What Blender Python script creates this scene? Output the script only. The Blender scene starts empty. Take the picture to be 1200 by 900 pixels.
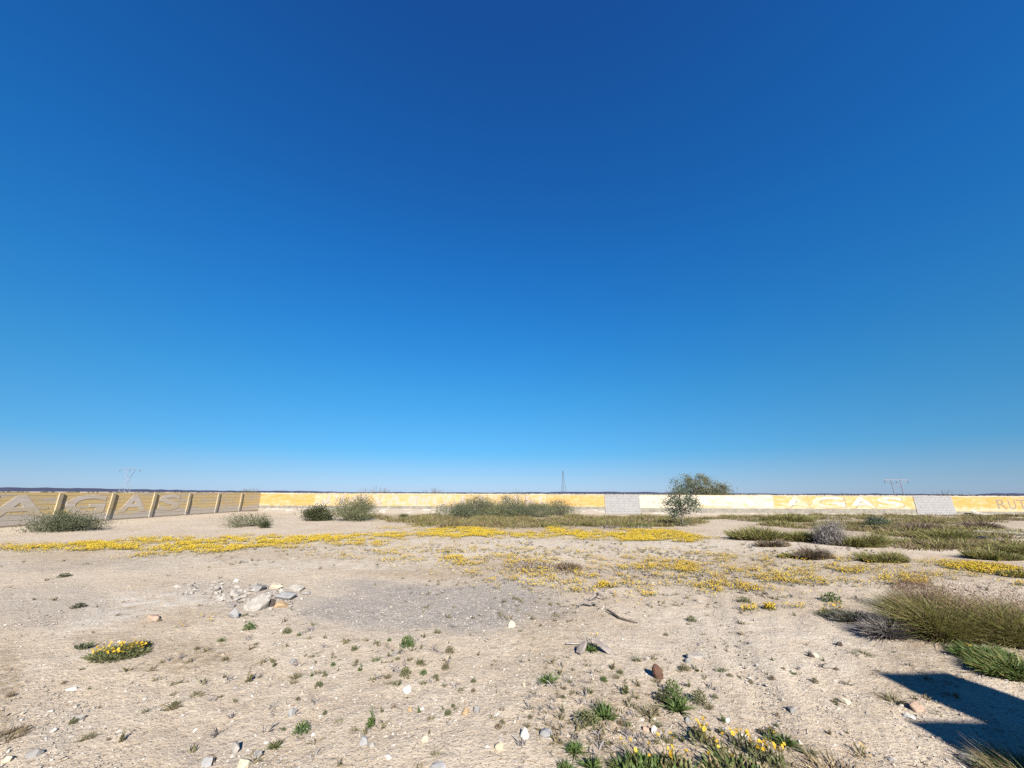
import bpy, bmesh, math, random
import numpy as np
from mathutils import Vector, Matrix

S = bpy.context.scene
COL = S.collection
R = math.radians

# ------------------------------------------------------------------ camera
CAM_H = 1.60
PITCH, ROLL = math.atan(128.0 / 440.0), R(0.24)
FPX = 440.0                                  # focal length in pixels of a 1200 wide frame
cp, sp, cr, sr = math.cos(PITCH), math.sin(PITCH), math.cos(ROLL), math.sin(ROLL)
r0, u0, f0 = np.array((1., 0, 0)), np.array((0, -sp, cp)), np.array((0, cp, sp))
RIGHT, UP = cr * r0 + sr * u0, -sr * r0 + cr * u0
FWD = f0
cam_d = bpy.data.cameras.new('camera')
cam_d.sensor_width = 36.0
cam_d.lens = FPX / 1200 * 36.0
cam_d.clip_start, cam_d.clip_end = 0.05, 60000
cam = bpy.data.objects.new('camera', cam_d)
COL.objects.link(cam)
cam.matrix_world = Matrix(((RIGHT[0], UP[0], -FWD[0], 0), (RIGHT[1], UP[1], -FWD[1], 0),
                           (RIGHT[2], UP[2], -FWD[2], CAM_H), (0, 0, 0, 1)))
S.camera = cam

# ------------------------------------------------------------------ light
SUN_EL, SUN_AZ = 30.0, 167.0                 # azimuth clockwise from +Y, the way the camera looks
S.view_settings.view_transform = 'Standard'
S.view_settings.look = 'None'
S.view_settings.gamma = 1.0
S.view_settings.exposure = 1.9
S.render.engine = 'CYCLES'
S.cycles.use_denoising = False              # keep the grain of the soil
world = bpy.data.worlds.new('World')
S.world = world
world.use_nodes = True
wn, wl = world.node_tree.nodes, world.node_tree.links
sky = wn.new('ShaderNodeTexSky')
sky.sky_type = 'NISHITA'
sky.sun_disc = False
sky.sun_elevation, sky.sun_rotation = R(SUN_EL), R(SUN_AZ)
sky.altitude, sky.air_density, sky.dust_density, sky.ozone_density = 600, 1.0, 0.3, 2.0
# clear dry desert air is a deeper blue than the model gives: one tint by height above the horizon, the same all round
_tc = wn.new('ShaderNodeTexCoord')
_sx = wn.new('ShaderNodeSeparateXYZ')
wl.new(_tc.outputs['Generated'], _sx.inputs[0])
_cr = wn.new('ShaderNodeValToRGB')
_stops = [(0.0, (.26, .375, .71)), (.034, (.235, .352, .585)), (.064, (.21, .358, .555)), (.099, (.158, .378, .563)), (.169, (.148, .428, .607)),
          (.246, (.129, .483, .678)), (.386, (.101, .530, .835)), (.549, (.086, .543, .965)), (.756, (.089, .51, 1.0)), (.879, (.10, .45, .964))]
while len(_cr.color_ramp.elements) < len(_stops):
    _cr.color_ramp.elements.new(0.5)
for _e, (_p, _c) in zip(_cr.color_ramp.elements, _stops):
    _e.position, _e.color = _p, (*_c, 1)
wl.new(_sx.outputs['Z'], _cr.inputs[0])
_mx = wn.new('ShaderNodeMix')
_mx.data_type, _mx.blend_type = 'RGBA', 'MULTIPLY'
_mx.inputs[0].default_value = 1.0
wl.new(sky.outputs[0], _mx.inputs[6])
wl.new(_cr.outputs[0], _mx.inputs[7])
wl.new(_mx.outputs[2], wn['Background'].inputs[0])
wn['Background'].inputs[1].default_value = 0.05
sun_d = bpy.data.lights.new('sun', 'SUN')
sun_d.energy, sun_d.angle, sun_d.color = 5.0, R(0.53), (1.0, 0.95, 0.87)
sun = bpy.data.objects.new('sun', sun_d)
COL.objects.link(sun)
az, el = R(SUN_AZ), R(SUN_EL)
to_sun = Vector((math.sin(az) * math.cos(el), math.cos(az) * math.cos(el), math.sin(el)))
sun.rotation_euler = to_sun.to_track_quat('Z', 'Y').to_euler()

# ------------------------------------------------------------------ noise, terrain height, pixel <-> ground
def _hash(i, j, s):
    n = (i.astype(np.int64) * 374761393 + j.astype(np.int64) * 668265263 + s * 1442695041) & 0x7fffffff
    n = ((n ^ (n >> 13)) * 1274126177) & 0x7fffffff
    n = (n ^ (n >> 16)) & 0xffffff
    return n / float(0xffffff)

def vnoise(x, y, s=0):
    x, y = np.asarray(x, float), np.asarray(y, float)
    i, j = np.floor(x), np.floor(y)
    u, v = x - i, y - j
    u, v = u * u * (3 - 2 * u), v * v * (3 - 2 * v)
    a, b, c, d = _hash(i, j, s), _hash(i + 1, j, s), _hash(i, j + 1, s), _hash(i + 1, j + 1, s)
    return a + (b - a) * u + (c - a) * v + (a - b - c + d) * u * v

def fbm(x, y, s=0, o=4):
    t, a, n = 0.0, 1.0, 0.0
    for k in range(o):
        t = t + a * vnoise(x * 2 ** k, y * 2 ** k, s + k * 7)
        n += a
        a *= 0.5
    return t / n

def sstep(a, b, x):
    t = np.clip((np.asarray(x, float) - a) / (b - a), 0, 1)
    return t * t * (3 - 2 * t)

WALL_Y, WALL_X = 32.7, -21.0                 # faces of the two perimeter walls

def height(x, y):
    x, y = np.asarray(x, float), np.asarray(y, float)
    h = (fbm(x * 0.22 + 3, y * 0.22, 11, 3) - 0.5) * 0.16
    h = h * (1 - 0.8 * sstep(14, 26, np.hypot(x, y)))
    h = h + (fbm(x * 1.3, y * 1.3, 21, 2) - 0.5) * 0.035 * (1 - sstep(10, 22, np.hypot(x, y)))
    h = h + 0.16 * sstep(-19.3, -20.9, x) * sstep(36, 30, y) * (x > -22)
    h = h + 0.10 * np.exp(-((x - 5.2) / 1.5) ** 2 - ((y - 4.6) / 1.1) ** 2)
    h = h * sstep(0.2, 2.0, np.hypot(x, y))
    return h

def ray(px, py):
    return FWD + RIGHT * ((px - 600) / FPX) + UP * (-(py - 450) / FPX)

def G(px, py):
    """ground point seen at pixel px, py of the 1200 x 900 photograph, and its depth along the view axis"""
    d = ray(px, py)
    h = 0.0
    for _ in range(12):
        t = (h - CAM_H) / d[2]
        h = float(height(d[0] * t, d[1] * t))
    return Vector((d[0] * t, d[1] * t, h)), t

def at(px, py, Y):
    """point at distance Y ahead seen at a pixel"""
    d = ray(px, py)
    t = Y / d[1]
    return Vector((d[0] * t, d[1] * t, CAM_H + d[2] * t)), t

def proj(x, y, z):
    dx, dy, dz = x, y, z - CAM_H
    c = dx * FWD[0] + dy * FWD[1] + dz * FWD[2]
    a = dx * RIGHT[0] + dy * RIGHT[1] + dz * RIGHT[2]
    b = dx * UP[0] + dy * UP[1] + dz * UP[2]
    c = np.where(c < 0.05, np.nan, c)
    return 600 + FPX * a / c, 450 - FPX * b / c

def ell(px, py, spots):
    """largest of a list of soft ellipses (cx, cy, rx, ry, strength, tilt) given on the map seen in the photograph"""
    out = np.zeros_like(px)
    for cx, cy, rx, ry, st, *tl in spots:
        dx, dy = px - cx, py - cy
        if tl:
            dy = dy - dx * tl[0]
        d = np.sqrt((dx / rx) ** 2 + (dy / ry) ** 2)
        out = np.fmax(out, st * (1 - sstep(0.35, 1.3, d)))
    return np.nan_to_num(out)

# ------------------------------------------------------------------ materials
def nodes_of(name):
    m = bpy.data.materials.new(name)
    m.use_nodes = True
    return m, m.node_tree.nodes, m.node_tree.links, m.node_tree.nodes['Principled BSDF']

ALB = 0.502                                  # all surface colours below are written for a brighter albedo scale

def ramp(n, stops, interp='LINEAR'):
    r = n.new('ShaderNodeValToRGB')
    r.color_ramp.interpolation = interp
    els = r.color_ramp.elements
    while len(els) < len(stops):
        els.new(0.5)
    for e, (p, c) in zip(els, stops):
        e.position = p
        e.color = (*(k * ALB for k in c), 1)
    return r

def mix(n, l, fac, a, b, mode='MIX'):
    x = n.new('ShaderNodeMix')
    x.data_type, x.blend_type = 'RGBA', mode
    for sock, v in ((x.inputs[0], fac), (x.inputs[6], a), (x.inputs[7], b)):
        if isinstance(v, bpy.types.NodeSocket):
            l.new(v, sock)
        elif isinstance(v, tuple):
            sock.default_value = (*(k * ALB for k in v), 1)
        else:
            sock.default_value = v
    return x.outputs[2]

def noise(n, l, vec, scale, detail=4, rough=0.55, dist=0.0):
    x = n.new('ShaderNodeTexNoise')
    x.inputs['Scale'].default_value = scale
    x.inputs['Detail'].default_value = detail
    x.inputs['Roughness'].default_value = rough
    x.inputs['Distortion'].default_value = dist
    if vec is not None:
        l.new(vec, x.inputs['Vector'])
    return x.outputs['Fac']

def rng(n, l, v, a, b, c=0.0, d=1.0):
    x = n.new('ShaderNodeMapRange')
    l.new(v, x.inputs[0])
    for i, k in enumerate((a, b, c, d)):
        x.inputs[i + 1].default_value = k
    return x.outputs[0]

def math_n(n, l, op, a, b):
    x = n.new('ShaderNodeMath')
    x.operation = op
    for s, v in zip(x.inputs, (a, b)):
        if isinstance(v, bpy.types.NodeSocket):
            l.new(v, s)
        else:
            s.default_value = v
    return x.outputs[0]

def bump(n, l, h, strength, dist, b, prev=None):
    x = n.new('ShaderNodeBump')
    x.inputs['Strength'].default_value = strength
    x.inputs['Distance'].default_value = dist
    l.new(h, x.inputs['Height'])
    if prev is not None:
        l.new(prev, x.inputs['Normal'])
    if b is not None:
        l.new(x.outputs[0], b.inputs['Normal'])
    return x.outputs[0]

def leafy(name, cols, transl=0.25, rough=0.6, gain=1.0):
    """one colour per leaf, from a list of colours, a little light passing through"""
    m, n, l, b = nodes_of(name)
    g = n.new('ShaderNodeNewGeometry')
    k = len(cols)
    cols = [tuple(min(.9, q * gain) for q in c) for c in cols]
    r = ramp(n, [((i + 0.5) / k, c) for i, c in enumerate(cols)])
    l.new(g.outputs['Random Per Island'], r.inputs[0])
    l.new(r.outputs[0], b.inputs['Base Color'])
    b.inputs['Roughness'].default_value = rough
    b.inputs['Specular IOR Level'].default_value = 0.25
    if transl:
        t = n.new('ShaderNodeBsdfTranslucent')
        l.new(r.outputs[0], t.inputs[0])
        mx = n.new('ShaderNodeMixShader')
        mx.inputs[0].default_value = transl
        l.new(b.outputs[0], mx.inputs[1])
        l.new(t.outputs[0], mx.inputs[2])
        l.new(mx.outputs[0], n['Material Output'].inputs[0])
    return m

def stony(name, c1, c2, scale=18, rough=0.85, bmp=0.5):
    m, n, l, b = nodes_of(name)
    tc = n.new('ShaderNodeTexCoord').outputs['Object']
    f = noise(n, l, tc, scale, 6, 0.65)
    r = ramp(n, [(0.3, c1), (0.7, c2)])
    l.new(f, r.inputs[0])
    sp_ = noise(n, l, tc, scale * 6, 2, 0.5)
    c = mix(n, l, rng(n, l, sp_, 0.55, 0.75, 0, 0.35), r.outputs[0], tuple(k * 0.55 for k in c1))
    l.new(c, b.inputs['Base Color'])
    b.inputs['Roughness'].default_value = rough
    b.inputs['Specular IOR Level'].default_value = 0.2
    bump(n, l, f, bmp, 0.02, b)
    return m

def plain(name, c, rough=0.7, metal=0.0, var=0.15):
    m, n, l, b = nodes_of(name)
    tc = n.new('ShaderNodeTexCoord').outputs['Object']
    f = noise(n, l, tc, 3.0, 5, 0.6)
    col = mix(n, l, rng(n, l, f, 0.3, 0.7), tuple(k * (1 - var) for k in c), tuple(min(1, k * (1 + var)) for k in c))
    l.new(col, b.inputs['Base Color'])
    b.inputs['Roughness'].default_value = rough
    b.inputs['Metallic'].default_value = metal
    return m

# ground: sand, grey gravel, brown litter, pale crust; the attributes are painted from the map of the place
def ground_material():
    m, n, l, b = nodes_of('sandy_ground')
    tc = n.new('ShaderNodeTexCoord').outputs['Object']
    at_ = n.new('ShaderNodeAttribute')
    at_.attribute_name = 'soil'
    sep = n.new('ShaderNodeSeparateColor')
    l.new(at_.outputs['Color'], sep.inputs[0])
    grey, litter, crust = sep.outputs
    n1 = noise(n, l, tc, 0.55, 6, 0.6, 0.4)
    n2 = noise(n, l, tc, 4.5, 6, 0.65)
    n3 = noise(n, l, tc, 38, 4, 0.7)
    sand = ramp(n, [(0.32, (0.460, 0.362, 0.258)), (0.5, (0.572, 0.475, 0.362)), (0.68, (0.655, 0.565, 0.450))])
    l.new(math_n(n, l, 'ADD', math_n(n, l, 'MULTIPLY', n1, 0.55), math_n(n, l, 'MULTIPLY', n2, 0.45)), sand.inputs[0])
    c = sand.outputs[0]
    n4 = noise(n, l, tc, 13, 5, 0.75)
    c = mix(n, l, rng(n, l, n4, 0.30, 0.48, 0.26, 0), c, (0.30, 0.225, 0.155))
    c = mix(n, l, rng(n, l, n3, 0.34, 0.54, 0.45, 0), c, (0.27, 0.205, 0.148))
    c = mix(n, l, rng(n, l, n3, 0.60, 0.78, 0, 0.5), c, (0.62, 0.57, 0.49))
    # small stones in the soil
    v = n.new('ShaderNodeTexVoronoi')
    v.inputs['Scale'].default_value = 55
    l.new(tc, v.inputs['Vector'])
    hs = n.new('ShaderNodeSeparateColor')
    l.new(v.outputs['Color'], hs.inputs[0])
    stone = math_n(n, l, 'MULTIPLY', rng(n, l, v.outputs['Distance'], 0.40, 0.28), rng(n, l, hs.outputs[0], 0.70, 0.74))
    sc = ramp(n, [(0.0, (0.20, 0.17, 0.15)), (0.4, (0.36, 0.33, 0.30)), (0.75, (0.42, 0.30, 0.20)), (1.0, (0.70, 0.67, 0.62))])
    l.new(hs.outputs[1], sc.inputs[0])
    c = mix(n, l, stone, c, sc.outputs[0])
    # grey gravel
    gv = n.new('ShaderNodeTexVoronoi')
    gv.inputs['Scale'].default_value = 42
    l.new(tc, gv.inputs['Vector'])
    gs = n.new('ShaderNodeSeparateColor')
    l.new(gv.outputs['Color'], gs.inputs[0])
    gc = ramp(n, [(0.0, (0.22, 0.195, 0.175)), (0.5, (0.34, 0.302, 0.265)), (0.85, (0.42, 0.375, 0.33)), (1.0, (0.56, 0.51, 0.455))])
    l.new(gs.outputs[2], gc.inputs[0])
    gm = mix(n, l, 0.45, gc.outputs[0], (0.365, 0.318, 0.272))
    gf = math_n(n, l, 'MULTIPLY', grey, rng(n, l, math_n(n, l, 'ADD', n2, math_n(n, l, 'MULTIPLY', grey, 0.35)), 0.38, 0.66))
    c = mix(n, l, gf, c, gm)
    # litter of dry stems
    lf = math_n(n, l, 'MULTIPLY', litter, rng(n, l, noise(n, l, tc, 14, 6, 0.75), 0.38, 0.62))
    c = mix(n, l, lf, c, (0.235, 0.165, 0.085))
    cf = math_n(n, l, 'MULTIPLY', crust, rng(n, l, n2, 0.35, 0.6))
    c = mix(n, l, cf, c, (0.60, 0.55, 0.48))
    l.new(c, b.inputs['Base Color'])
    b.inputs['Roughness'].default_value = 0.95
    b.inputs['Specular IOR Level'].default_value = 0.1
    p = bump(n, l, n2, 0.6, 0.05, None)
    p = bump(n, l, n4, 0.5, 0.02, None, p)
    p = bump(n, l, n3, 0.8, 0.012, None, p)
    bump(n, l, math_n(n, l, 'ADD', stone, math_n(n, l, 'MULTIPLY', gf, gv.outputs['Distance'])), 0.6, 0.008, b, p)
    return m

# ------------------------------------------------------------------ mesh helpers
def mesh_np(name, V, quads=None, tris=None, smooth=False, mats=(), mat_idx=None):
    me = bpy.data.meshes.new(name)
    V = np.asarray(V, np.float32).reshape(-1, 3)
    q = np.zeros((0, 4), np.int32) if quads is None or len(quads) == 0 else np.asarray(quads, np.int32)
    t = np.zeros((0, 3), np.int32) if tris is None or len(tris) == 0 else np.asarray(tris, np.int32)
    me.vertices.add(len(V))
    me.vertices.foreach_set('co', V.ravel())
    loops = np.concatenate([q.ravel(), t.ravel()])
    me.loops.add(len(loops))
    me.loops.foreach_set('vertex_index', loops)
    starts = np.concatenate([np.arange(len(q)) * 4, len(q) * 4 + np.arange(len(t)) * 3]).astype(np.int32)
    me.polygons.add(len(starts))
    me.polygons.foreach_set('loop_start', starts)
    try:
        me.polygons.foreach_set('loop_total', np.concatenate([np.full(len(q), 4), np.full(len(t), 3)]).astype(np.int32))
    except Exception:
        pass
    me.polygons.foreach_set('use_smooth', np.full(len(starts), bool(smooth)))
    for m in mats:
        me.materials.append(m)
    if mat_idx is not None:
        me.polygons.foreach_set('material_index', np.asarray(mat_idx, np.int32))
    me.update(calc_edges=True)
    me.validate()
    return me

class MB:
    """collects boxes, tubes, leaves and blades, then links them as one mesh object"""
    def __init__(self):
        self.v, self.q, self.t, self.n = [], [], [], 0
    def add(self, V, q=None, t=None):
        V = np.asarray(V, float).reshape(-1, 3)
        if q is not None and len(q):
            self.q.append(np.asarray(q, int) + self.n)
        if t is not None and len(t):
            self.t.append(np.asarray(t, int) + self.n)
        self.v.append(V)
        self.n += len(V)
        return self
    def box(self, x0, x1, y0, y1, z0, z1):
        V = [(x0, y0, z0), (x1, y0, z0), (x1, y1, z0), (x0, y1, z0), (x0, y0, z1), (x1, y0, z1), (x1, y1, z1), (x0, y1, z1)]
        return self.add(V, [(3, 2, 1, 0), (4, 5, 6, 7), (0, 1, 5, 4), (1, 2, 6, 5), (2, 3, 7, 6), (3, 0, 4, 7)])
    def tube(self, pts, rad, k=6):
        pts = [Vector(p) for p in pts]
        rad = list(rad) if hasattr(rad, '__len__') else [rad] * len(pts)
        V, q = [], []
        for i, p in enumerate(pts):
            d = (pts[min(i + 1, len(pts) - 1)] - pts[max(i - 1, 0)])
            d = d.normalized() if d.length > 1e-9 else Vector((0, 0, 1))
            a = d.cross(Vector((0.31, 0.95, 0.12))).normalized()
            b_ = d.cross(a)
            for j in range(k):
                w = 2 * math.pi * j / k
                V.append(p + (a * math.cos(w) + b_ * math.sin(w)) * rad[i])
        for i in range(len(pts) - 1):
            for j in range(k):
                q.append((i * k + j, i * k + (j + 1) % k, (i + 1) * k + (j + 1) % k, (i + 1) * k + j))
        n0 = len(V)
        V += [pts[0], pts[-1]]
        t = [(n0, (j + 1) % k, j) for j in range(k)] + [(n0 + 1, (len(pts) - 1) * k + j, (len(pts) - 1) * k + (j + 1) % k) for j in range(k)]
        return self.add([tuple(v) for v in V], q, t)
    def leaves(self, P, D, L, W, rs, curl=0.15):
        """diamond leaves: base points P, directions D, lengths, widths"""
        P, D = np.asarray(P, float), np.asarray(D, float)
        N = len(P)
        D = D / np.maximum(np.linalg.norm(D, axis=1, keepdims=True), 1e-9)
        rnd = rs.normal(size=(N, 3))
        side = np.cross(D, rnd)
        side /= np.maximum(np.linalg.norm(side, axis=1, keepdims=True), 1e-9)
        nrm = np.cross(side, D)
        L, W = np.broadcast_to(L, N)[:, None], np.broadcast_to(W, N)[:, None]
        mid = P + D * L * 0.5 + nrm * L * curl
        V = np.stack([P, mid + side * W * 0.5, P + D * L, mid - side * W * 0.5], 1).reshape(-1, 3)
        i = np.arange(N)[:, None] * 4
        return self.add(V, i + np.array([[0, 1, 2, 3]]))
    def blades(self, P, D, L, W, rs, bend=0.35):
        """narrow grass blades that bend over: two quads and a tip"""
        P, D = np.asarray(P, float), np.asarray(D, float)
        N = len(P)
        D = D / np.maximum(np.linalg.norm(D, axis=1, keepdims=True), 1e-9)
        L, W = np.broadcast_to(L, N)[:, None], np.broadcast_to(W, N)[:, None]
        side = np.cross(D, rs.normal(size=(N, 3)))
        side /= np.maximum(np.linalg.norm(side, axis=1, keepdims=True), 1e-9)
        out = D * np.array([1, 1, 0.0])
        out = out / np.maximum(np.linalg.norm(out, axis=1, keepdims=True), 1e-6)
        be = np.broadcast_to(bend, N)[:, None]
        def pt(t):
            return P + D * L * t + (out * 0.8 - np.array([0, 0, 0.6])) * L * be * t * t
        V = np.stack([pt(0) - side * W / 2, pt(0) + side * W / 2, pt(.5) - side * W * .42, pt(.5) + side * W * .42, pt(1.0)], 1).reshape(-1, 3)
        i = np.arange(N)[:, None] * 5
        return self.add(V, i + np.array([[0, 1, 3, 2]]), i + np.array([[2, 3, 4]]))
    def mesh(self, name, mats=(), smooth=False):
        V = np.concatenate(self.v) if self.v else np.zeros((0, 3))
        return mesh_np(name, V, np.concatenate(self.q) if self.q else None, np.concatenate(self.t) if self.t else None, smooth, mats)
    def build(self, name, m, parent=None, loc=None, smooth=False, **kw):
        o = bpy.data.objects.new(name, self.mesh(name, [m] if m else [], smooth))
        return link(o, parent, loc, **kw)

def link(o, parent=None, loc=None, label=None, cat=None, group=None, kind=None):
    COL.objects.link(o)
    if parent is not None:
        o.parent = parent
    if loc is not None:
        o.location = loc
    for k, v in (('label', label), ('category', cat), ('group', group), ('kind', kind)):
        if v:
            o[k] = v
    return o

def thing(name, label, cat, loc=(0, 0, 0), group=None):
    o = bpy.data.objects.new(name, None)
    o.empty_display_size = 0.2
    return link(o, None, loc, label, cat, group)

def copy_tree(o, parent=None):
    c = o.copy()
    COL.objects.link(c)
    if parent is not None:
        c.parent = parent
    for ch in list(o.children):
        copy_tree(ch, c)
    return c

def rock_mesh(name, seed, sx, sy, sz, m, n=16, sub=True):
    """angular stone: hull of random points, edges chipped, faces roughened; sits with its base slightly below zero"""
    rr = random.Random(seed)
    bm = bmesh.new()
    for _ in range(n):
        v = Vector((rr.gauss(0, 1), rr.gauss(0, 1), rr.gauss(0, 1))).normalized() * rr.uniform(0.82, 1.08)
        bm.verts.new((v.x * sx / 2, v.y * sy / 2, v.z * sz / 2))
    ret = bmesh.ops.convex_hull(bm, input=bm.verts)
    bmesh.ops.delete(bm, geom=[g for g in ret['geom_interior'] if isinstance(g, bmesh.types.BMVert)], context='VERTS')
    s = min(sx, sy, sz)
    bmesh.ops.bevel(bm, geom=list(bm.edges), offset=s * 0.04, segments=1, profile=0.6, affect='EDGES', clamp_overlap=True)
    if sub:
        bmesh.ops.triangulate(bm, faces=list(bm.faces))
        bmesh.ops.subdivide_edges(bm, edges=[e for e in bm.edges if e.calc_length() > s * 0.35], cuts=1, use_grid_fill=False)
        bmesh.ops.triangulate(bm, faces=list(bm.faces))
        bmesh.ops.subdivide_edges(bm, edges=[e for e in bm.edges if e.calc_length() > s * 0.22], cuts=1, use_grid_fill=False)
        bmesh.ops.triangulate(bm, faces=list(bm.faces))
        for v in bm.verts:
            v.co *= 1 + rr.uniform(-0.03, 0.03)
    for v in bm.verts:
        v.co.z += sz * 0.30
    me = bpy.data.meshes.new(name)
    bm.to_mesh(me)
    bm.free()
    me.materials.append(m)
    return me

# ================================================================== the setting
rs = np.random.RandomState(7)

GREY = [(490, 712, 170, 34, 1.25), (570, 700, 90, 24, 1.1), (50, 706, 130, 34, .5, -.05), (230, 694, 70, 13, .5),
        (300, 703, 75, 24, .55), (80, 662, 150, 9, .45), (262, 885, 80, 28, .35), (70, 850, 75, 45, .25), (1080, 605, 120, 8, .5)]
LITTER = [(540, 669, 150, 9, .7), (640, 745, 65, 45, .45), (700, 850, 110, 60, .4), (225, 772, 80, 22, .7), (0, 810, 30, 70, .8),
          (190, 720, 70, 18, .5), (820, 670, 190, 22, .45), (1080, 668, 160, 14, .5), (640, 612, 190, 12, .9), (1050, 615, 170, 22, .75),
          (1120, 760, 120, 50, .6), (860, 890, 130, 30, .5), (1060, 815, 60, 30, .4), (200, 652, 260, 14, .5), (130, 752, 60, 16, .5)]
CRUST = [(150, 716, 110, 18, .8, -.18), (700, 640, 420, 14, .45), (330, 660, 240, 9, .5), (900, 760, 260, 40, .25)]

def build_ground():
    a = np.concatenate([np.linspace(-66, 66, 620), np.linspace(66, 294, 120)[1:-1]]) * math.pi / 180
    r = 0.35 * np.exp(np.arange(0, 391) * 0.0252)
    r = r[r < 6500]
    A, RR = np.meshgrid(a, r)
    X, Y = RR * np.sin(A), RR * np.cos(A)
    Z = height(X, Y)
    # shallow tyre ruts crossing the sand
    for off in (0.0, 1.45):
        d = X - (1.9 + off + .30 * (Y - 3) + .012 * (Y - 3) ** 2)
        rut = np.exp(-(d / .13) ** 2) * -.009 + (np.exp(-((d - .22) / .09) ** 2) + np.exp(-((d + .22) / .09) ** 2)) * .006
        Z = Z + rut * sstep(2.6, 4, Y) * (1 - sstep(11, 15, Y)) * (.4 + 1.2 * vnoise(Y * .8, X * .2, 8)) + np.exp(-(d / .11) ** 2) * np.sin(Y * 42) * .003 * (1 - sstep(5, 9, Y)) * (Y > 2.6)
    Z = Z + (fbm(X * 7, Y * 7, 31, 4) - 0.5) * 0.024 * (1 - sstep(7, 16, RR))
    n_r, n_a = X.shape
    V = np.stack([X, Y, Z], -1).reshape(-1, 3)
    V = np.concatenate([V, [[0, 0, 0]]])
    i, j = np.meshgrid(np.arange(n_r - 1), np.arange(n_a), indexing='ij')
    j2 = (j + 1) % n_a
    q = np.stack([i * n_a + j, i * n_a + j2, (i + 1) * n_a + j2, (i + 1) * n_a + j], -1).reshape(-1, 4)[:, ::-1]
    c = len(V) - 1
    t = np.stack([np.full(n_a, c), np.arange(n_a), (np.arange(n_a) + 1) % n_a], -1)[:, ::-1]
    me = mesh_np('ground', V, q, t, True, [ground_material()])
    px, py = proj(V[:, 0], V[:, 1], V[:, 2])
    w = (fbm(V[:, 0] * .9, V[:, 1] * .9, 5, 3) - .5)
    w2 = fbm(V[:, 0] * 3.1, V[:, 1] * 3.1, 6, 3) - .5
    px, py = px + w * 60 + w2 * 50, py + w * 16 + w2 * 14
    col = np.ones((len(V), 4), np.float32)
    for k, sp_ in enumerate((GREY, LITTER, CRUST)):
        col[:, k] = ell(px, py, sp_)
    at_ = me.color_attributes.new('soil', 'FLOAT_COLOR', 'POINT')
    at_.data.foreach_set('color', col.ravel())
    o = bpy.data.objects.new('ground', me)
    link(o, kind='structure')
build_ground()

def far_ridge():
    prof = [(-900, 568), (-400, 570), (0, 571.2), (120, 572.6), (250, 574.6), (400, 576.2), (600, 577.3), (660, 576.6), (760, 576.7), (810, 578.0),
            (1000, 578.7), (1140, 579.3), (1165, 577.8), (1260, 577.7), (1500, 579), (2200, 580)]
    xs = np.linspace(-900, 2200, 1400)
    ys = np.interp(xs, *zip(*prof)) + (vnoise(xs / 9, xs * 0, 3) - .5) * .7 + (vnoise(xs / 60, xs * 0, 4) - .5) * .8
    V, q = [], []
    for x, y in zip(xs, ys):
        d = ray(x, y)
        s = 1 / math.hypot(d[0], d[1])
        d = d * s
        for rad, top in ((3300, 0), (3560, 1), (4100, 0)):
            V.append((d[0] * rad, d[1] * rad, CAM_H + d[2] * 3560 if top else -4))
    for k in range(len(xs) - 1):
        for m_ in range(2):
            q.append((k * 3 + m_, (k + 1) * 3 + m_, (k + 1) * 3 + m_ + 1, k * 3 + m_ + 1))
    m, n, l, b = nodes_of('haze_blue_scrub_hills')
    tc = n.new('ShaderNodeTexCoord').outputs['Object']
    f = noise(n, l, tc, 0.02, 5)
    l.new(mix(n, l, f, (0.055, 0.062, 0.110), (0.085, 0.092, 0.145)), b.inputs['Base Color'])  # distance haze over the scrub is put into these bluish base colours
    b.inputs['Roughness'].default_value = 1
    b.inputs['Specular IOR Level'].default_value = 0
    o = bpy.data.objects.new('distant_hills', mesh_np('distant_hills', V, q, None, True, [m]))
    link(o, kind='structure')
far_ridge()

# ------------------------------------------------------------------ perimeter walls
def wx(px):                                   # x on the front wall face at a photo column
    d = ray(px, 590)
    return float(d[0] / d[1] * WALL_Y)
WALL_X = wx(304)

def wy(px):                                   # y on the side wall face at a photo column
    d = ray(px, 590)
    return float(d[1] / d[0] * WALL_X)
TOP = 1.53

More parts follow.
